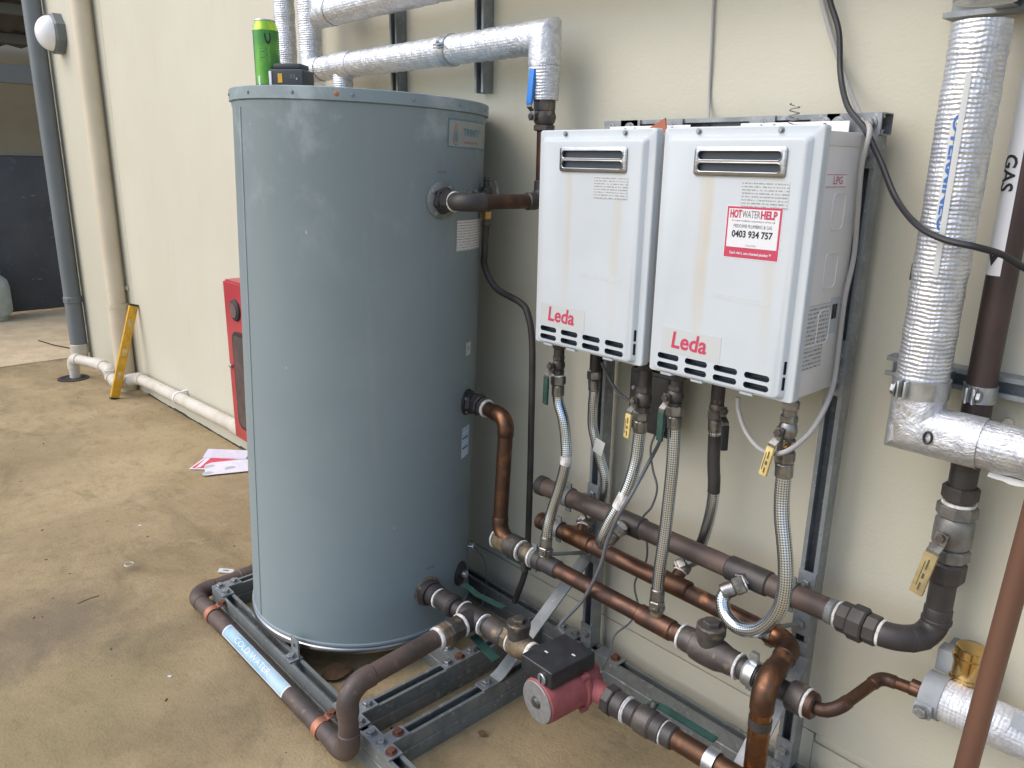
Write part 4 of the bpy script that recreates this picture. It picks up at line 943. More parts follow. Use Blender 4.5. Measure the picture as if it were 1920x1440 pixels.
# valve body + fittings on the left
x = W(957, 1019, Y=CY).x
for a, l, r, mt in ((-.030, .05, .031, 'bronze_stained'), (.020, .05, .035, 'bronze'), (.075, .036, .029, 'bronze'), (.118, .045, .029, 'pipe_black')): sleeve(cold, (x+a, CY, CZ), ax, l, r, mt, 'valve_body')
for a in (-.058, .049, .098): tapering(cold, (x+a, CY, CZ), ax, .031, .006)
lv = bar(B(), [V((x-.03, CY+.02, CZ-.055)), V((x+.075, CY+.02, CZ-.055))], (0, .018, 0), .006); obj('valve_handle', lv, 'green_sleeve', cold)
bm = B(); cyl(bm, (x+.06, CY, CZ-.06), UP, .03, .010); obj('stem', bm, 'bronze', cold)
for px_, py_ in ((1023, 1048), (1230, 1158)):
    xx = W(px_, py_+8, Y=CY).x; sleeve(cold, (xx, CY, CZ), ax, .105, CR*1.15, 'copper_aged' if px_ > 1100 else 'pipe_black', 'tee')
    bm = B(); cyl(bm, (xx, CY, CZ), UP, .045, .0165); obj('tee_branch', bm, 'bronze_stained', cold); hexp(cold, (xx, CY, CZ+.040), UP, .014, .020, 'nickel')
# tie the hoses' lower nuts onto the branches
# check valve with raised cap
x = W(1333, 1222, Y=CY).x
bm = B(); rev(bm, (x-.075, CY, CZ), ax, [(0, .029), (.01, .031), (.03, .031), (.034, .036), (.06, .038), (.10, .036), (.118, .031), (.145, .029)], 22); obj('check_valve_body', bm, 'bronze', cold)
bm = B(); rev(bm, (x-.005, CY, CZ), UP, [(0, .031), (.046, .031), (.048, .034), (.066, .034), (.069, .030)], 22); o = obj('check_valve_cap', bm, 'bronze', cold); hexp(o, (x-.005, CY, CZ+.074), UP, .011, .021, 'bronze')
for a in (-.079, .074): tapering(cold, (x+a, CY, CZ), ax, .031, .006)
obj('rubber_sleeve', tube(B(), [(x+.08, CY, CZ), (endx+.04, CY, CZ)], CR*1.17, 20), 'pipe_black', cold)
# onward: through to the reducer and the thin dog-leg
rx = W(1497, 1302, Y=CY).x
obj('pipe', tube(B(), [(endx, CY, CZ), (rx, CY, CZ)], CR, 18), 'pipe_black', cold)
sleeve(cold, (rx, CY, CZ), ax, .040, .033, 'bronze', 'reducer'); sleeve(cold, (rx+.030, CY, CZ), ax, .02, .029, 'copper_aged', 'reducer'); tapering(cold, (rx+.021, CY, CZ), ax, .032, .006)
p3 = W(1652, 1270, Y=-.115); p4 = W(1735, 1300, Y=-.105); p2 = W(1572, 1328, Y=CY+.01)
pipe(cold, [(rx+.03, CY, CZ), (rx+.055, CY, CZ), p2, p3, p4, p4+V((.05, 0, .0))], .0125, 'copper', .016, 'copper_aged', 1.14, 14, .012)
bm = B(); ring_band(bm, (W(1412, 1262, Y=CY).x, CY, CZ), ax, CR*1.22, .02, .004); c = V((W(1412, 1262, Y=CY).x, CY, CZ)); boxr(bm, c.x-.009, c.x+.009, CY-.006, CY+.006, CZ+.028, CZ+.055, .002); obj('hose_clip', bm, 'zinc', cold)

# rods and clamps holding the manifolds to the rack
def clamp(px_rod, y, z, r, x, label, mat='galv_dirty_shade', zr=None):
    t = thing('pipe_clamp', label, 'pipe clamp', (x, y, z), 'rod clamps on the rack uprights')
    bm = B(); ring_band(bm, (x, y, z), (1, 0, 0), r, .022, .003); obj('ring', bm, mat, t)
    bm = B(); tube(bm, [(x, y+r, z), (px_rod, -.086, zr or z)], .0055, 10); obj('rod', bm, mat, t)
    hexp(t, (px_rod, -.086, zr or z), (0, 1, 0), .009, .011, 'bolt_zinc')
    bm = B(); boxr(bm, px_rod-.0205, px_rod+.0205, RY-.0465, RY-.0415, (zr or z)-.03, (zr or z)+.03, .001); obj('backing_plate', bm, 'galv', t)
    for s in (1, -1):
        bm = B(); box(bm, (x, y, z+s*(r+.009)), (.018, .006, .016), None, .001); obj('ear', bm, mat, t)
clamp(XR, GY, GZ, GR*1.0, XR+.0, 'rod clamp on the gas pipe at the right upright'); clamp(XL, GY, GZ, GR*1.0, XL-.03, 'rod clamp on the gas pipe at the left upright')
clamp(XR, HYY, HZZ, HR*1.02, XR-.03, 'rod clamp on the second pipe at the right upright'); clamp(XL, HYY, HZZ, HR*1.02, XL-.05, 'rod clamp on the second pipe at the left upright')
clamp(XL, CY, CZ, CR*1.2, XL-.06, 'rod clamp on the lowest copper pipe at the left upright', zr=.40); 
clamp(XR, CY, CZ, CR*1.2, XR-.02, 'rod clamp on the lowest copper pipe at the right upright', zr=.405)

# ================================================================== PUMP LINE
PZ = TO.z+.163-.003; PY = -.422; PX = V((1, 0, 0))
def pumpline():
    t = thing('pump_pipework', 'dark fittings from the tank bottom port to the red pump', 'pipe fitting', (-.1, PY, PZ))
    p0 = TP(.5, .163, TR+.02)
    q = lambda px, py: W(px, py, Z=PZ)
    xs = [q(*a).x for a in ((845, 1128), (890, 1158), (935, 1184), (972, 1200))]
    yy = lambda x: PY+(x+.288)*.065
    def S(x, l, r, mt, nm='fitting', hx=False):
        P = (x, yy(x), PZ); return hexp(t, P, PX, l, r, mt, nm, 8) if hx else sleeve(t, P, PX, l, r, mt, nm)
    obj('pipe', tube(B(), [p0, (xs[3]+.10, yy(xs[3]+.1), PZ)], .024, 18), 'pipe_black', t)
    S(p0.x+.020, .03, .033, 'pipe_black', 'reducer'); tapering(t, (p0.x+.042, yy(p0.x), PZ), PX, .030, .007)
    S(xs[0], .07, .031, 'pipe_black', 'coupling'); S(xs[0]+.02, .02, .034, 'pipe_black', 'coupling')
    S(xs[1], .085, .030, 'pipe_black', 'tee'); tapering(t, (xs[1]-.043, yy(xs[1]), PZ), PX, .031, .006); tapering(t, (xs[1]+.045, yy(xs[1]), PZ), PX, .031, .006)
    S(xs[2], .075, .033, 'bronze', 'valve_body'); S(xs[2]+.04, .03, .034, 'bronze_stained', 'valve_end', True)
    tapering(t, (xs[2]+.058, yy(xs[2]), PZ), PX, .031, .006); tapering(t, (xs[2]+.068, yy(xs[2]), PZ), PX, .031, .005)
    xe = xs[3]; P = V((xe+.012, yy(xe), PZ))
    bm = B(); rev(bm, P-PX*.045, PX, [(0, .028), (.02, .033), (.045, .038), (.07, .033), (.09, .028)], 22); obj('strainer_body', bm, 'bronze_stained', t)
    bm = B(); rev(bm, P+UP*.005, UP, [(0, .030), (.042, .030), (.045, .033), (.060, .033), (.063, .029)], 22); o = obj('strainer_cap', bm, 'bronze', t); hexp(o, P+UP*.073, UP, .012, .019, 'bronze')
    tapering(t, P+PX*.052, PX, .028, .012)
    # green isolating levers lying beside the valves
    for a, b, y in (((832, 1112), (900, 1130), .0), ((872, 1148), (932, 1200), 0)):
        pass
    lv = bar(B(), [V((xs[0]-.01, yy(0)+.055, PZ+.03)), V((xs[0]+.02, yy(0)+.055, PZ+.03)), V((xs[0]+.045, yy(0)+.06, PZ+.020)), V((xs[0]+.15, yy(0)+.075, PZ+.018))], (0, .018, .0), .004); obj('valve_lever', lv, 'green_sleeve', t)
    lv = bar(B(), [V((xs[1]+.015, yy(0)-.02, PZ-.045)), V((xs[2]+.03, yy(0)-.03, PZ-.06))], (0, .026, 0), .006); obj('valve_lever', lv, 'green_sleeve', t)
    # branch to the cold pipe
    c = thing('cold_water_pipe', 'brown cold water pipe along the front of the skid with a blue label', 'water pipe', (-.5, -.84, .05))
    E1 = V((W(650, 1262, Y=-.84).x, -.842, PZ+.0)); tX = xs[1]; T = V((tX, yy(tX), PZ)); zl = .048
    xl = -1.075; CRr = .0275
    pipe(c, [T+V((0, -.05, 0)), E1, V((E1.x, -.842, zl)), V((xl, -.842, zl-.004)), V((xl, -.60, zl)), V((xl+.02, -.30, zl))], CRr*.93, 'pipe_brown', .052, 'pipe_brown', 1.1, 20, .022)
    dn = (E1-T).normalized(); sleeve(c, T+dn*.028, dn, .05, .031, 'pipe_black', 'tee_branch'); tapering(c, T+dn*.052, dn, .033, .010)
    hexp(c, T+dn*.080, dn, .05, .034, 'bronze', 'valve_body', 8); bm = B(); rev(bm, T+dn*.08+V((0, 0, -.02)), (-.3, 0, -1), [(0, .012), (.03, .012)], 12); obj('valve_stem', bm, 'bronze_stained', c)
    hexp(c, T+dn*.118, dn, .026, .033, 'bronze_stained', 'valve_end', 8); tapering(c, T+dn*.138, dn, .031, .011)
    # saddle clips on the front beam
    for px_, py_ in ((402, 1170), (603, 1357)):
        x = W(px_, py_, Y=-.842).x; bm = B(); ring_band(bm, (x, -.842, zl-.002), PX, CRr*.95, .024, .0025); o = obj('saddle_clip', bm, 'orange_clip', c)
        bm = B(); boxr(bm, x-.012, x+.012, -.829, -.8012, zl+.024, zl+.0275, .0006); obj('clip_tab', bm, 'orange_clip', o); bolt((x, -.809, zl+.0275), UP, o, BOLTR)
    # blue printed label
    x0 = W(428, 1200, Y=-.85).x; x1 = W(532, 1300, Y=-.86).x; r_ = CRr*.93+.0008
    fn = lambda lift: (lambda x, y: V((x, -.842-math.cos(y/r_+.95)*(r_+lift), zl-.002+math.sin(y/r_+.95)*(r_+lift))))
    lb_ = patch('pipe_label', fn(0), x0, x1, -.022, .022, 'sticker', c, 6, 14); patch('label_field', fn(.0006), x0+.006, x1-.006, -.018, .0195, 'label_cold', lb_, 6, 14)
    f = fn(.0012); xm = (x0+x1)/2-.01; text_fn('COLD WATER', .025, lambda x, y: f(xm+x, y+.001), 'sticker', lb_, width=(x1-x0)*.56)
    # ---------------- pump: flow axis +X, motor pointing out to the front
    p = W(1085, 1268, Z=PZ+.01); pc = V((p.x, yy(p.x), PZ)); u = thing('circulation_pump', 'red circulation pump with black terminal box and round grey end cap', 'pump', pc)
    mf = V((-.10, -1, -.03)).normalized()
    bm = B(); rev(bm, pc+V((0, .045, 0)), mf, [(0, .030), (.006, .050), (.03, .060), (.055, .062), (.058, .058)], 30); obj('volute', bm, 'pump_red', u)
    for s in (-1, 1):
        bm = B(); rev(bm, pc+PX*s*.02, PX*s, [(0, .034), (.05, .026), (.072, .024), (.074, .034), (.092, .034)], 24); obj('pump_port', bm, 'pump_red', u)
        hexp(u, pc+PX*s*.105, PX, .026, .037, 'pipe_black', 'union_nut', 8)
    bm = B(); rev(bm, pc-V((0, .014, 0)), mf, [(0, .066), (.010, .066), (.012, .058), (.105, .0575), (.118, .0565), (.122, .052)], 36); mo = obj('motor', bm, 'pump_red', u)
    m0 = pc-V((0, .014, 0))+mf*.1222; bm = B(); rev(bm, m0, mf, [(0, .0525), (.002, .0535), (.004, .052)], 36); ec = obj('end_cap', bm, 'pump_grey', u)
    bm = B(); rev(bm, m0+mf*.004, mf, [(0, .016), (.001, .016), (.002, .0115), (.007, .0105)], 20); obj('vent_screw', bm, 'nickel', ec)
    for k in range(4):
        a = .785+k*1.571; e = (PX*math.cos(a)+UP*math.sin(a))*.064; bm = B(); cyl(bm, pc-V((0, .02, 0))+e, mf, .02, .008, 12); obj('motor_bolt', bm, 'pump_red', mo)
    bx = pc+mf*.062+UP*.074+PX*(-.012); ux = PX; uy = mf; Mx = Matrix((PX, -mf, PX.cross(-mf))).transposed()
    bm = B(); box(bm, bx, (.106, .140, .048), Mx, .005, 3); tb = obj('terminal_box', bm, 'black_plastic', u)
    bm = B(); cyl(bm, bx+mf*.070+PX*(.024)+UP*(-.004), mf, .006, .0145); kn = obj('speed_knob', bm, 'zinc', tb); bm = B(); box(bm, bx+mf*.0765+PX*.024+UP*(-.004), (.003, .002, .02), None); obj('knob_slot', bm, 'black_plastic', kn)
    for dx, dy in ((-.02, .02), (.03, -.02)): bm = B(); box(bm, bx+PX*dx+mf*dy+UP*.0243, (.010, .004, .0008), Mx); obj('label_chip', bm, 'sticker', tb)
    bm = B(); cyl(bm, bx-PX*.05, V((-1, .2, 0)), .02, .009); obj('cable_gland', bm, 'black_plastic', tb)
    # ---------------- discharge: valve then bright copper to the drop pipe
    d = thing('pump_discharge_pipe', 'dark valve and copper pipe running from the red pump to the lower right', 'copper pipe', pc+PX*.3)
    a = pc+PX*.118; b = W(1362, 1448, Z=PZ-.005); b = V((b.x, b.y, PZ)); ax_ = (b-a).normalized(); L = (b-a).length
    obj('pipe', tube(B(), fil([a, b+ax_*.10, b+ax_*.10+V((0, 0, -PZ-.02))], .05), .0235, 20), 'copper', d)
    for s, l, r, mt in ((.016, .034, .032, 'pipe_black'), (.052, .032, .030, 'pipe_black'), (.090, .046, .034, 'bronze'), (.126, .03, .031, 'pipe_black'), (.155, .03, .028, 'pipe_black')): hexp(d, a+ax_*s, ax_, l, r, mt, 'valve_body', 16)
    for s, r in ((.034, .0325), (.040, .033), (.142, .030)): tapering(d, a+ax_*s, ax_, r, .0035)
    lvp = [a+ax_*.075+V((0, .03, .028)), a+ax_*.11+V((0, .035, .03)), a+ax_*.24+V((.0, .05, .012))]; obj('valve_lever', bar(B(), lvp, (0, .020, 0), .005), 'green_sleeve', d)
    bm = B(); cyl(bm, a+ax_*.09+V((0, .02, .02)), V((0, .5, 1)), .02, .008); obj('valve_stem', bm, 'bronze', d)
    bm = B(); ring_band(bm, a+ax_*(L-.035), ax_, .0262, .026, .003); obj('pipe_clip', bm, 'zinc', d)
    return bx, pc
BX, PC = pumpline()

# ================================================================== TANK OUTLET, RELIEF LINE, FOIL LINES
def upper():
    # hot outlet from the upper port to the blue valve behind the left heater
    h = thing('hot_outlet_pipe', 'copper pipe from the upper tank port to the blue handled valve', 'copper pipe', TP(3.5, 1.315))
    p0 = TP(3.5, 1.315, TR+.018); d = TD(3.5); vX, vY = W(1021, 215, Y=-.115).x, -.115
    P = [p0, p0+d*.075, V((p0.x+.145, p0.y+.06, p0.z)), V((vX-.03, vY-.03, p0.z)), V((vX, vY, p0.z+.07)), V((vX, vY, 1.72))]
    P = [p0, V((p0.x+.085, p0.y-.002, p0.z)), V((vX, vY, p0.z-.0)), V((vX, vY, 1.72))]
    pipe(h, P, .0195, 'copper_aged', .032, 'pipe_black', 1.22, 18, .02)
    hexp(h, p0+d*.018, d, .022, .029, 'pipe_black', 'union_nut', 8); tapering(h, p0+d*.034, d, .026, .010)
    z = W(1020, 205, Y=vY).z; hexp(h, (vX, vY, z+.012), UP, .038, .030, 'bronze', 'nut', 8)
    lever_valve((vX, vY, z-.02), UP, .024, (-.15, -1, 0), (.01, .1, 1), .115, 'blue_sleeve', 'blue handled valve below the foil lagged pipe, left of the heaters', 'bronze', .07, group='outlet valve', name='hot_valve', drop=.012, wd=.020)
    # relief valve and drain line
    r = thing('relief_drain_pipe', 'thin dark drain pipe from the tank relief valve down behind the left heater', 'drain pipe', (-.2, -.12, .5))
    q0 = TP(25, 1.318, TR+.01); a = W(912, 395, Y=-.16); a = V((a.x, a.y, q0.z+.015))
    bm = B(); tube(bm, fil([q0, a, a+DN*.08], .02), .011, 14); obj('branch', bm, 'bronze', r)
    bm = B(); rev(bm, a+DN*.005, UP, [(-.05, .014), (-.03, .017), (0, .019), (.02, .015), (.025, .009), (.05, .009)], 16); obj('relief_valve', bm, 'bronze', r)
    obj('release_lever', bar(B(), [a+V((0, -.01, .04)), a+V((.05, -.01, .035)), a+V((.06, -.01, -.0))], (0, .010, 0), .002), 'nickel', r)
    hexp(r, a+DN*.062, DN, .022, .017, 'brass'); hexp(r, a+DN*.085, DN, .016, .015, 'bronze')
    b = lambda px, py, y=-.13: W(px, py, Y=y)
    pts = [a+DN*.07, b(909, 470, -.155), b(909, 500, -.15), b(930, 540, -.14), b(975, 567), b(990, 590), b(998, 650), b(996, 800), b(993, 930), b(989, 1030), b(984, 1075), b(965, 1128)]
    obj('pipe', tube(B(), smooth(pts, 7), .0098, 14), 'pipe_black', r)
    # foil lagged run on the wall
    Y = -.115; z1 = 1.815; fr = .042
    xr = W(1022, 75, Y=Y).x; xl = W(582, 70, Y=Y).x
    f = thing('foil_lagged_pipe', 'clipped foil lagged pipe above the tank with a drop at its right end', 'lagged pipe', (-.6, Y, z1))
    def flag(pts, r, mat, name='lagging', n=22, wob=.0012):
        P = [V(p) for p in pts]; out = []
        for a_, b_ in zip(P, P[1:]):
            k = max(2, int((b_-a_).length/.012)); out += [a_+(b_-a_)*i/k for i in range(k)]
        out.append(P[-1]); bm = B(); tube(bm, out, [r+random.uniform(-wob, wob) for _ in out], n); return obj(name, bm, mat, f, ang=60)
    flag([(xl+.03, Y, z1), (xr-.02, Y, z1)], fr, 'foil'); 
    zb = W(1022, 188, Y=Y).z
    # mitred corner: drop leg and folded elbow
    flag([(xr, Y, z1-.03), (xr, Y, zb)], fr*.98, 'foil_rib')
    bm = B(); mitre(bm, (xr-.07, Y, z1), (xr, Y, z1), (xr, Y, z1-.07), fr*1.025); obj('elbow_wrap', bm, 'foil', f, ang=40)
    flag([(xl, Y, z1+.02), (xl, Y, 2.9)], fr*1.0, 'foil_rib'); 
    bm = B(); mitre(bm, (xl, Y, z1+.06), (xl, Y, z1), (xl+.08, Y, z1), fr*1.03); obj('elbow_wrap', bm, 'foil', f, ang=40)
    xt = W(642, 128, Y=Y).x; flag([(xt, Y, z1), (xt, Y, 1.25)], fr*.86, 'foil_rib')
    bm = B(); tube(bm, [(xt-.055, Y, z1), (xt-.04, Y, z1), (xt+.05, Y, z1), (xt+.075, Y, z1)], [fr*1.02, fr*1.1, fr*1.1, fr*1.02], 22); obj('tee_wrap', bm, 'foil', f, ang=60)
    # its copper core at the cut end
    bm = B(); tube(bm, [(xr, Y, zb+.02), (xr, Y, zb-.02)], .026, 18); obj('core_pipe', bm, 'copper_aged', f)
    xc = W(845, 95, Y=Y).x
    def clip(parent, c, d, r, name='band_clip'):
        bm = B(); ring_band(bm, c, d, r, .028, .003, 28); o = obj(name, bm, 'zinc', parent); return o
    k = clip(f, (xc, Y, z1), (1, 0, 0), fr+.0006)
    bm = B(); box(bm, (xc+.004, Y-fr-.008, z1+.012), (.030, .018, .006), Matrix.Rotation(.3, 3, 'X'), .001); obj('clip_ear', bm, 'zinc', k); bm = B(); box(bm, (xc+.004, Y-fr-.008, z1+.004), (.030, .018, .004), Matrix.Rotation(.3, 3, 'X'), .001); obj('clip_ear', bm, 'zinc', k); bolt((xc+.004, Y-fr-.010, z1+.015), UP, k, SCREW)
    # upper lagged run
    f2 = thing('foil_lagged_pipe', 'second foil lagged pipe at the top edge, above the clipped run', 'lagged pipe', (-.8, -.12, 2.0)); z2 = 1.995; y2 = -.125; xl2 = W(610, 32, Y=y2).x
    ff = f; 
    def flag2(parent, pts, r, mat, name='lagging', n=22, wob=.0012):
        P = [V(p) for p in pts]; out = []
        for a_, b_ in zip(P, P[1:]):
            k_ = max(2, int((b_-a_).length/.012)); out += [a_+(b_-a_)*i/k_ for i in range(k_)]
        out.append(P[-1]); bm = B(); tube(bm, out, [r+random.uniform(-wob, wob) for _ in out], n); return obj(name, bm, mat, parent, ang=60)
    flag2(f2, [(xl2+.03, y2, z2), (3.2, y2, z2)], .047, 'foil'); bm = B(); mitre(bm, (xl2+.06, y2, z2), (xl2-.01, y2, z2), (xl2-.01, y2, z2+.07), .0485); obj('elbow_wrap', bm, 'foil', f2, ang=40); flag2(f2, [(xl2-.01, y2, z2+.05), (xl2-.01, y2, 2.9)], .047, 'foil_rib')
    sheet('blue_print', (W(755, 3, Y=y2-.045).x, y2-.0475, z2+.008), (1, 0, 0), UP, .05, .012, 'ink_blue', f2)
    xk = W(885, 0, Y=y2).x; clip(f2, (xk, y2, z2), (1, 0, 0), .0478)
    f3 = thing('foil_lagged_pipe', 'upright foil lagged pipe behind the green can', 'lagged pipe', (-1.56, -.1, 1.2)); xv = W(535, 60, Y=-.10).x
    flag2(f3, [(xv, -.10, 1.0), (xv, -.10, 2.9)], .040, 'foil_rib')
    bm = B(); tube(bm, [(xv+.085, -.05, 1.0), (xv+.085, -.05, 2.9)], .008, 10); tag(obj('wall_conduit', bm, 'pipe_brown'), 'thin brown conduit on the wall between the two upright lagged pipes', 'conduit')
    # struts on the wall
    for px_, mt, zb_, lab in ((898, 'galv', 1.70, 'galvanised channel on the wall behind the clipped foil pipe'), (738, 'galv_dirty_shade', 1.70, 'shade-darkened channel on the wall behind the foil pipe, left of the other')):  # left channel gets the darker steel in place of its shadow
        x = W(px_, 100, Y=-.041).x; o = strut('wall_channel', (x, -.0005, zb_), (x, -.0005, 2.6), (0, -1, 0), None, mt); tag(o, lab, 'channel', 'upright wall channels')
    # ------------ right hand side
    Y3 = -.150; X3 = W(1790, 350, Y=Y3).x; r3 = .0455; z3 = W(1760, 812, Y=Y3).z
    g = thing('foil_lagged_pipe', 'wide foil lagged pipe at the right that comes down and turns right', 'lagged pipe', (X3, Y3, z3))
    flag2(g, [(X3, Y3, z3+.05), (X3, Y3, 1.735)], r3, 'foil_rib', wob=.0008, n=28); flag2(g, [(X3, Y3, 1.765), (X3, Y3, 2.7)], r3*.98, 'foil_rib', n=28)
    flag2(g, [(X3+.04, Y3, z3), (1.9, Y3, z3)], r3*.98, 'foil', n=28)
    bm = B(); mitre(bm, (X3, Y3, z3+.075), (X3, Y3, z3), (X3+.12, Y3, z3), r3*1.03, 30); obj('elbow_wrap', bm, 'foil', g, ang=40)
    # release strip with printing
    fn = lambda lift: (lambda x, y: V((X3+math.sin(x/r3+.15)*(r3+.0012+lift), Y3-math.cos(x/r3+.15)*(r3+.0012+lift), y)))
    zt_, zb_ = W(1840, 135, Y=Y3-r3).z, W(1760, 515, Y=Y3-r3).z
    bl = patch('printed_band', lambda x, y: fn(.0004)(x+.012*((y-zb_)/(zt_-zb_)-.5)*0-.001, y), -.0125, -.004, zb_+.09, zt_-.075, 'sticker_pale', g, 4, 10)
    f_ = fn(.0012); zm = (zt_+zb_)/2+.005; text_fn('OTERMINEO', .019, lambda x, y: f_(-.0035+y*1.0, zm-x), 'ink_blue', g, bold=.0006, width=.19)
    patch('release_strip', fn(.0022), -.003, .0055, zb_, zt_, 'sticker_pale', g, 4, 12)
    bm = B(); tube(bm, [(X3-r3*.98, Y3, zb_+.01), (X3-r3*.99, Y3, zb_-.02)], .006, 8); obj('tear', bm, 'black_plastic', g)
    bm = B(); ring = [(W(1741, 820, Y=Y3-r3*.99)+V((math.cos(a)*.007, -.004, math.sin(a)*.011))) for a in [k*math.pi/6 for k in range(13)]]; tube(bm, ring, .0022, 6, False); obj('pen_mark', bm, 'ink', g)
    # torn lower edge of the lagging
    bm = B(); n = 26; rows = []
    for i in range(n+1):
        x = X3+.14+i*.012; rows.append([bm.verts.new((x, Y3-.015+.002*random.random(), z3-r3*.95)), bm.verts.new((x, Y3-.02+random.uniform(-.004, .004), z3-r3-.004-random.uniform(0, .009)*min(1, i/5))), bm.verts.new((x, Y3+.012, z3-r3-.002-random.uniform(0, .006)))])
    for a_, b_ in zip(rows, rows[1:]):
        for j in range(2): bm.faces.new((a_[j], b_[j], b_[j+1], a_[j+1]))
    obj('torn_lagging', bm, 'sticker_pale', g, ang=20)
    for z, lab, xa in ((W(1700, 692, Y=-.041).z, 'short galvanised channel on the wall at right carrying two pipe clips', .795), (W(1785, 10, Y=-.041).z, 'galvanised channel on the wall at the top right corner', .80)):
        o = strut('wall_channel', (xa, -.0005, z), (1.9, -.0005, z), (0, -1, 0), None, 'galv'); tag(o, lab, 'channel', 'level wall channels')
        k = thing('pipe_clip', 'zinc clip round the wide foil pipe, ' + ('lower one' if z < 1.3 else 'upper one'), 'pipe clip', (X3, Y3, z), 'zinc pipe clips')
        bm = B(); ring_band(bm, (X3, Y3, z), UP, r3+.0008, .034, .003, 30); obj('band', bm, 'zinc', k)
        for dx in (-.006, .006):
            bm = B(); box(bm, (X3-.012+dx, Y3-r3-.009, z), (.004, .020, .034), None, .001); obj('ear', bm, 'zinc', k)
        bolt((X3-.021, Y3-r3-.010, z), (-1, 0, 0), k)
        bm = B(); boxr(bm, X3-.02, X3+.02, Y3+r3+.002, -.042, z-.015, z+.015); obj('standoff', bm, 'zinc', k)
    z = W(1848, 738, Y=-.07).z; k = thing('pipe_clip', 'zinc clip round the brown gas riser', 'pipe clip', (RX, RYp, z), 'zinc pipe clips')
    bm = B(); ring_band(bm, (RX, RYp, z), UP, GR*.97, .032, .003, 28); obj('band', bm, 'zinc', k)
    for dx in (-.006, .006): bm = B(); box(bm, (RX-.004+dx, RYp-GR-.009, z), (.004, .018, .030), None, .001); obj('ear', bm, 'zinc', k)
    bolt((RX+.004, RYp-GR-.010, z), (1, 0, 0), k)
    bm = B(); cyl(bm, W(1892, 792, Y=0), (0, -1, 0), .012, .010); tag(obj('wall_plug', bm, 'cream_pipe'), 'small cream plug on the wall beside the gas riser', 'plug')
    # lower right: white-foil supply, grey clamp, brass coupling, rusty pipe
    Y4 = -.105; z4 = W(1800, 1325, Y=Y4).z; x4 = W(1768, 1305, Y=Y4).x
    s = thing('supply_pipe', 'white foil lagged supply pipe at the lower right behind the rusty upright', 'lagged pipe', (x4, Y4, z4)); flag2(s, [(x4, Y4, z4), (1.9, Y4, z4)], .043, 'foil_white')
    bm = B(); tube(bm, [(x4-.06, Y4, z4), (x4+.02, Y4, z4)], .0125, 14); obj('core_pipe', bm, 'copper_aged', s)
    sheet('foil_tape', W(1915, 1355, Y=Y4-.043)+V((0, -.001, 0)), (1, 0, .0), (0, .2, 1), .03, .03, 'sticker_grey', s)
    c = thing('cushion_clamp', 'grey cushion clamp on a stub of channel at the end of the white supply pipe', 'pipe clamp', (x4-.02, Y4, z4))
    bm = B(); ring_band(bm, (x4-.014, Y4, z4), (1, 0, 0), .036, .038, .010, 28); obj('band', bm, 'grey_soft', c)
    bm = B(); cyl(bm, (x4-.018, Y4, z4), (1, 0, 0), .014, .0362, 24); obj('cushion', bm, 'grey_soft', c)
    strut('channel_stub', (x4-.025, -.001, z4+.064), (x4+.030, -.001, z4+.064), (0, -1, 0), c, 'galv'); bm = B(); box(bm, (x4-.005, -.06, z4+.064), (.055, .034, .050), None, .003); obj('saddle', bm, 'grey_soft', c)
    bm = B(); box(bm, (x4-.018, Y4-.048, z4-.012), (.034, .014, .030), None, .003); obj('ear', bm, 'grey_soft', c); bolt((x4-.018, Y4-.056, z4-.012), (0, -1, 0), c)
    xb = W(1812, 1270, Y=-.062).x; b = thing('brass_coupling', 'shiny brass coupling behind the rusty upright pipe at the lower right', 'fitting', (xb, -.062, z4))
    bm = B(); rev(bm, (xb, -.062, z4+.020), UP, [(0, .030), (.02, .030), (.022, .0325), (.028, .0325), (.03, .0295), (.062, .0295), (.064, .0325), (.072, .0325), (.074, .029), (.09, .029), (.092, .026)], 28); obj('sleeve', bm, 'brass', b)
    pa, pb = W(1941, 958, Y=-.24), W(1811, 1440, Y=-.24); pd_ = (pa-pb).normalized(); q_ = pb-pd_*(pb.z/pd_.z)*1.0
    bm = B(); tube(bm, [q_, pb, pa, pa+pd_*2.6], .0188, 22); tag(obj('rusty_pipe', bm, 'rust_pipe'), 'rusty brown pipe leaning in the lower right corner', 'pipe')
M['foil_white'] = M['foil_rib'].copy(); M['foil_white'].name = 'white_foil'; _p = M['foil_white'].node_tree.nodes['Principled BSDF']; _p.inputs['Metallic'].default_value = .35
M['grey_soft'] = pm('grey_plastic_clamp', (.30, .32, .335), (.24, .26, .275), s=20, rough=.55)
upper()

# ================================================================== CABLES, CONTROL BOX
def cable(name, label, pts, r, mat, cat='cable'):
    P = smooth([p if isinstance(p, V) else W(p[0], p[1], **p[2]) for p in pts], 8); return tag(obj(name, tube(B(), P, r, 10), mat), label, cat)
y = lambda v: {'Y': v}
cable('black_cable', 'black cable sweeping from the top edge across the wide foil pipe', [*[W(1548, -60, Y=-.03)+V((-.02*h, 0, h)) for h in (1.2, .6, .3, .15, .08, .04)], (1548, -60, y(-.03)), (1556, 0, y(-.03)), (1573, 60, y(-.035)), (1576, 140, y(-.05)), (1590, 200, y(-.09)), (1622, 243, y(-.11)), (1650, 300, y(-.115)), (1680, 372, y(-.14)), (1720, 422, y(-.20)), (1770, 449, y(-.225)), (1830, 463, y(-.222)), (1880, 478, y(-.18)), (1925, 505, y(-.14)), (1990, 540, y(-.1))], .0058, 'cable_black')
hx = .7265
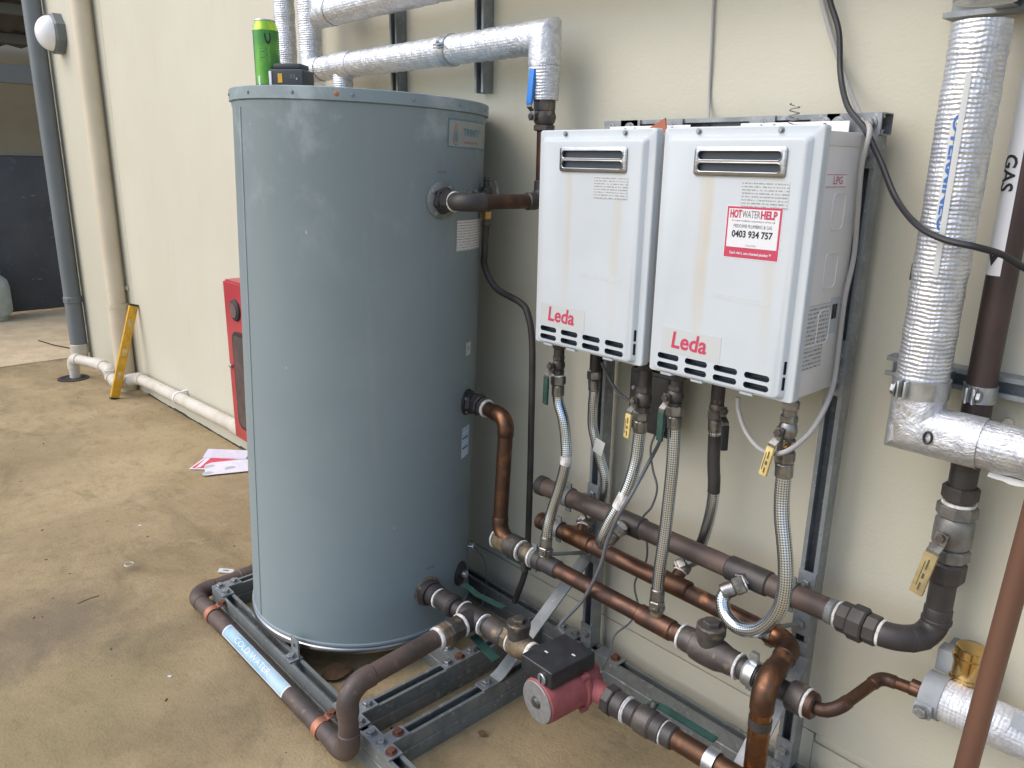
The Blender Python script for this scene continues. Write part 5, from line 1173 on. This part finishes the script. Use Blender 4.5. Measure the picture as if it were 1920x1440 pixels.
cable('grey_cable', 'grey cable draped down the side of the right heater to its underside', [*[W(1530, -60, Y=-.012)+V((-.02*h, 0, h)) for h in (1.2, .6, .3, .15, .08, .04)], (1530, -60, y(-.012)), (1541, 0, y(-.012)), (1560, 70, y(-.015)), (1590, 160, y(-.02)), (1615, 222, y(-.075)), V((hx+.002, -.115, HZ0+HH-.005)), V((hx-.002, -.120, HZ0+.45)), (1608, 400, {'X': hx-.003}), (1601, 480, {'X': hx-.003}), (1584, 560, {'X': hx-.003}), (1574, 640, {'X': hx-.003}), (1564, 715, {'X': hx}), (1548, 762, y(-.18)), (1515, 815, y(-.215)), (1470, 848, y(-.262)), (1430, 845, y(-.23)), (1400, 812, y(-.215)), (1385, 770, y(-.21)), (1384, 745, y(-.21))], .0052, 'cable_grey')
cable('sensor_cable', 'thin grey cable hanging straight down the wall behind the right heater', [*[W(1342, -40, Y=-.006)+V((-.02*h, 0, h)) for h in (1.2, .6, .3, .15, .08, .04)], (1342, -40, y(-.006)), (1338, 0, y(-.006)), (1333, 110, y(-.006)), (1329, 200, y(-.01)), (1328, 260, y(-.07))], .0034, 'cable_grey')
b = thing('control_box', 'small black control box on the rack under the gap between the heaters', 'control box', W(1228, 750, Y=-.10))
c0 = W(1228, 752, Y=-.09); bm = B(); box(bm, c0, (.135, .045, .165), None, .006); obj('case', bm, 'black_plastic', b); bm = B(); box(bm, c0+V((0, -.024, 0)), (.115, .004, .145), None, .002); obj('cover', bm, 'black_plastic', b)
bolt(c0+V((-.05, -.026, .03)), (0, -1, 0), b, SCREW, 'screw'); bolt(c0+V((.05, -.026, -.06)), (0, -1, 0), b, SCREW, 'screw')
bxe = BX-PX*.068+V((0, .01, 0))
cable('power_cable', 'dark grey cable looping from the control box down to the red pump', [(1244, 800, y(-.115)), (1236, 830, y(-.14)), (1216, 868, y(-.20)), (1185, 925, y(-.275)), (1158, 970, y(-.29)), (1138, 1018, y(-.285)), (1124, 1066, y(-.285)), (1092, 1126, y(-.29)), (1050, 1172, y(-.32)), bxe+V((.02, .06, .015)), bxe], .0048, 'cable_slate')
cable('sensor_wire', 'thin wire hanging from the control box behind the copper pipes to the pump', [(1232, 806, y(-.10)), (1220, 840, y(-.10)), (1224, 880, y(-.09)), (1232, 915, y(-.09)), (1222, 950, y(-.085)), (1205, 972, y(-.085)), (1212, 1005, y(-.085)), (1212, 1050, y(-.085)), (1193, 1085, y(-.085)), (1190, 1105, y(-.085)), (1196, 1140, y(-.09)), (1180, 1168, y(-.11)), (1152, 1192, y(-.14)), (1142, 1230, y(-.2)), PC+V((.06, .01, .05))], .0030, 'cable_slate')
cable('control_lead', 'dark lead from the left heater to the control box', [(1128, 680, y(-.13)), (1140, 705, y(-.11)), (1158, 735, y(-.10)), (1175, 748, y(-.10)), (1190, 755, y(-.11))], .0042, 'cable_slate')
cable('anode_wire', 'thin bare wire looping from the tank anode to the skid', [TP(41, .205, TR+.02), (908, 1050, y(-.13)), (912, 1090, y(-.13)), (905, 1130, y(-.14)), (915, 1150, y(-.16)), (950, 1170, y(-.18)), (985, 1178, y(-.16)), (1010, 1180, y(-.12))], .0016, 'cable_slate')
P = [W(1487, 236, Y=-.12)+V((.010*math.cos(k*.7), .010*math.sin(k*.7), .0013*k)) for k in range(34)]; tag(obj('wire_coil', tube(B(), P, .0011, 6), 'nickel'), 'small coil of wire standing on top of the right heater', 'wire coil')

# ================================================================== LOOSE THINGS
def loose():
    c = V((-.658, -.645, 0)); c.z = TO.z+(TH+.002)/TN.z-(TN.x*(c.x-TO.x)+TN.y*(c.y-TO.y))+.001
    t = thing('drink_can', 'tall green drink can standing on top of the tank', 'can', c)
    bm = B(); rev(bm, c, UP, [(0, .024), (.004, .028), (.010, .033), (.142, .033)], 36); bd = obj('body', bm, 'can_green', t)
    bm = B(); rev(bm, c, UP, [(.1421, .0328), (.150, .031), (.162, .0265), (.164, .0265)], 36); obj('shoulder', bm, 'can_lime', t)
    bm = B(); rev(bm, c, UP, [(.1641, .0265), (.1655, .0275), (.168, .027), (.168, .0245), (.165, .024)], 36); obj('rim', bm, 'zinc', t)
    a0 = math.atan2(CAM.y-c.y, CAM.x-c.x); fn = lambda x, z: c+V((math.cos(a0+.12+x/.033)*.0336, math.sin(a0+.12+x/.033)*.0336, z))
    def poly(pts, mat, nm):
        bm = B(); bm.faces.new([bm.verts.new(fn(x, z)) for x, z in pts]); me = bpy.data.meshes.new(nm); bm.to_mesh(me); bm.free(); me.materials.append(M[mat]); link(bpy.data.objects.new(nm, me), bd)
    poly([(-.009, .133), (-.005, .133), (-.0035, .120), (.001, .113), (.001, .106), (-.005, .112), (-.0075, .122)], 'ink', 'emblem'); poly([(.0045, .134), (.008, .134), (.0085, .122), (.0065, .112), (.001, .106), (.001, .113), (.0045, .119), (.0055, .126)], 'ink', 'emblem'); poly([(.0003, .105), (.0014, .105), (.0014, .065), (.0003, .065)], 'can_lime', 'stripe')
    poly([(-.032, 0.004), (-.026, .004), (-.026, .030), (-.032, .030)], 'sticker', 'bar_code_panel')
    for k in range(5): poly([(-.022, .095-k*.007), (-.003-(k % 2)*.006, .095-k*.007), (-.003-(k % 2)*.006, .0965-k*.007), (-.022, .0965-k*.007)], 'green_sleeve', 'small_print')
    # battery pack
    c = V((-.585, -.615, 0)); c.z = TO.z+(TH+.002)/TN.z-(TN.x*(c.x-TO.x)+TN.y*(c.y-TO.y))+.001
    t = thing('battery_pack', 'black tool battery pack beside the green can on the tank', 'battery', c); Rz = Matrix.Rotation(RAD(38), 3, 'Z'); ux, uy = Rz @ V((1, 0, 0)), Rz @ V((0, 1, 0))
    bm = B(); box(bm, c+UP*.023, (.094, .072, .046), Rz, .006, 3); bd = obj('body', bm, 'slate_plastic', t); bm = B(); box(bm, c+UP*.0535, (.074, .058, .014), Rz, .005, 2); obj('rail', bm, 'slate_plastic', t)
    f = c-uy*.0362; bm = B(); box(bm, f-ux*.016+UP*.024, (.012, .002, .022), Rz); obj('yellow_patch', bm, 'yellow', bd)
    bm = B(); box(bm, f-ux*.0425+UP*.024, (.007, .004, .034), Rz, .001); obj('white_clip', bm, 'white_plastic', bd); bm = B(); cyl(bm, f+ux*.030+UP*.022, -uy, .002, .003, 12); obj('button', bm, 'nickel', bd)
    for k in range(4): bm = B(); box(bm, f+ux*(.012+.004*k)+UP*.028, (.0015, .001, .010), Rz); obj('print_mark', bm, 'ink_grey', bd)
    # papers on the slab
    def card(name, pts, mat, lab, cat, dz, lift=None):
        P = []
        for i, (a, b) in enumerate(pts):
            p = W(a, b, Z=-.052); p.z = gz(p.x)+dz+(lift[i] if lift else 0); P.append(p)
        bm = B(); prism(bm, P, (0, 0, .0012)); return tag(obj(name, bm, mat, ang=0), lab, cat)
    cr = card('red_card', [(354, 879), (386, 854), (462, 862), (460, 885)], 'paper', 'red printed card with white border lying under the white card', 'card', .004)
    P = [W(a, b, Z=-.052) for a, b in ((359, 877.5), (387.5, 857), (456, 863.5), (452, 881))]; bm = B(); prism(bm, [V((p.x, p.y, gz(p.x)+.0056)) for p in P], (0, 0, .0004)); rf = obj('red_face', bm, 'card_red', cr, ang=0)
    q0, q1 = [W(a, b, Z=-.052) for a, b in ((371, 877), (392, 857))]; bm = B(); bar(bm, [V((q0.x, q0.y, gz(q0.x)+.0065)), V((q1.x, q1.y, gz(q1.x)+.0065))], (0, .03, 0), .0006); obj('white_line', bm, 'paper', rf)
    card('white_card', [(384, 894.5), (384.5, 873), (397, 868), (470, 862), (470, 887)], 'paper', 'plain white card with two grey marks lying on the red card', 'card', .0075)
    wc = bpy.data.objects['white_card']
    for a, b in ((393, 876), (432, 880), (390, 890)):
        p = W(a, b, Z=-.05); bm = B(); rev(bm, V((p.x, p.y, gz(p.x)+.0088)), UP, [(0, .028), (.0004, .026)], 16); obj('grey_mark', bm, 'sticker_grey', wc)
    # standing folded flap behind
    a, b = W(379.5, 857, Z=-.05), W(460, 862, Z=-.05); a.z = gz(a.x)+.009; b.z = gz(b.x)+.009; h = V((.01, .03, .045)); bm = B(); prism(bm, [a, b, b+h, a+h], (0, .0012, 0)); tag(obj('folded_card', bm, 'paper', ang=0), 'white card folded upright behind the red card', 'card')
    p = W(424, 1072, Z=gz(-1.24)); bm = B(); box(bm, p+UP*.004, (.055, .028, .003), Matrix.Rotation(.9, 3, 'Z') @ Matrix.Rotation(.12, 3, 'Y'), .001); o = tag(obj('paper_scrap', bm, 'sticker', ang=0), 'little white paper scrap on the slab left of the skid', 'paper')
    bm = B(); box(bm, p+UP*.0062, (.02, .004, .0006), Matrix.Rotation(.9, 3, 'Z') @ Matrix.Rotation(.12, 3, 'Y')); obj('print_mark', bm, 'ink', o)
    # dead leaf under the tank edge and litter
    def leaf(P, s, rz, nm, lab, cat, tilt=.2):
        bm = B(); R = Matrix.Rotation(rz, 3, 'Z') @ Matrix.Rotation(tilt, 3, 'X'); n = 7; A, Bv, Cc = [], [], []
        for i in range(n):
            u = i/(n-1); wd = math.sin(math.pi*u**.8)*.28+.01; z = .10*math.sin(u*3.1)
            A.append(bm.verts.new(V(P)+R @ (V((u-.5, wd, z+.06))*s))); Bv.append(bm.verts.new(V(P)+R @ (V((u-.5, 0, z))*s))); Cc.append(bm.verts.new(V(P)+R @ (V((u-.5, -wd, z+.06))*s)))
        for i in range(n-1): bm.faces.new((A[i], A[i+1], Bv[i+1], Bv[i])); bm.faces.new((Bv[i], Bv[i+1], Cc[i+1], Cc[i]))
        return tag(obj(nm, bm, 'leaf', ang=60), lab, cat)
    leaf(W(632, 1262, Z=.012), .095, 1.2, 'dead_leaf', 'brown dead leaf on the slab under the front of the tank', 'leaf', .5)
    leaf(W(905, 1376, Z=.006), .03, .3, 'pale_leaf', 'tiny curled leaf on the slab beside the skid, below the pump', 'leaf', .3)
    bm = B()
    for i in range(150):
        x = random.uniform(-4.5, .9); yv = random.uniform(-2.2, -.03) if random.random() < .8 else random.uniform(-.5, -.02)
        s = random.uniform(.0015, .004)*(1 if random.random() < .9 else 1.8); box(bm, (x, yv, gz(x)+s*.3), (s*random.uniform(1, 3.5), s, s*.6), Matrix.Rotation(random.uniform(0, 3), 3, 'Z'))
    tag(obj('ground_litter', bm, 'twig', ang=0), kind='stuff')
    a, b = W(146, 1132, Z=.002), W(186, 1117, Z=.002); bm = B(); tube(bm, smooth([a, (a+b)/2+V((.0, .004, .003)), b], 5), .0016, 6); tag(obj('twig', bm, 'twig'), 'thin twig lying on the slab at left', 'twig')
    p = W(242, 1058, Z=.003); bm = B(); tube(bm, [p+V((math.cos(k*.5236)*.016, math.sin(k*.5236)*.016, 0)) for k in range(13)], .0025, 6, False); tag(obj('loose_ring', bm, 'pvc'), 'small pale plastic ring lying on the slab', 'ring')
    for a, b, lab in ((262, 1022, 'small white paper fleck on the slab, upper of two'), (318, 1308, 'small white paper fleck on the slab near the cold pipe')):
        p = W(a, b-40 if b > 1100 else b-37, Z=.002); bm = B(); box(bm, p, (.012, .006, .002), Matrix.Rotation(.7, 3, 'Z')); tag(obj('paper_fleck', bm, 'sticker', ang=0), lab, 'paper', 'paper flecks')
M['slate_plastic'] = pm('slate_plastic', (.035, .042, .052), rough=.45)
loose()
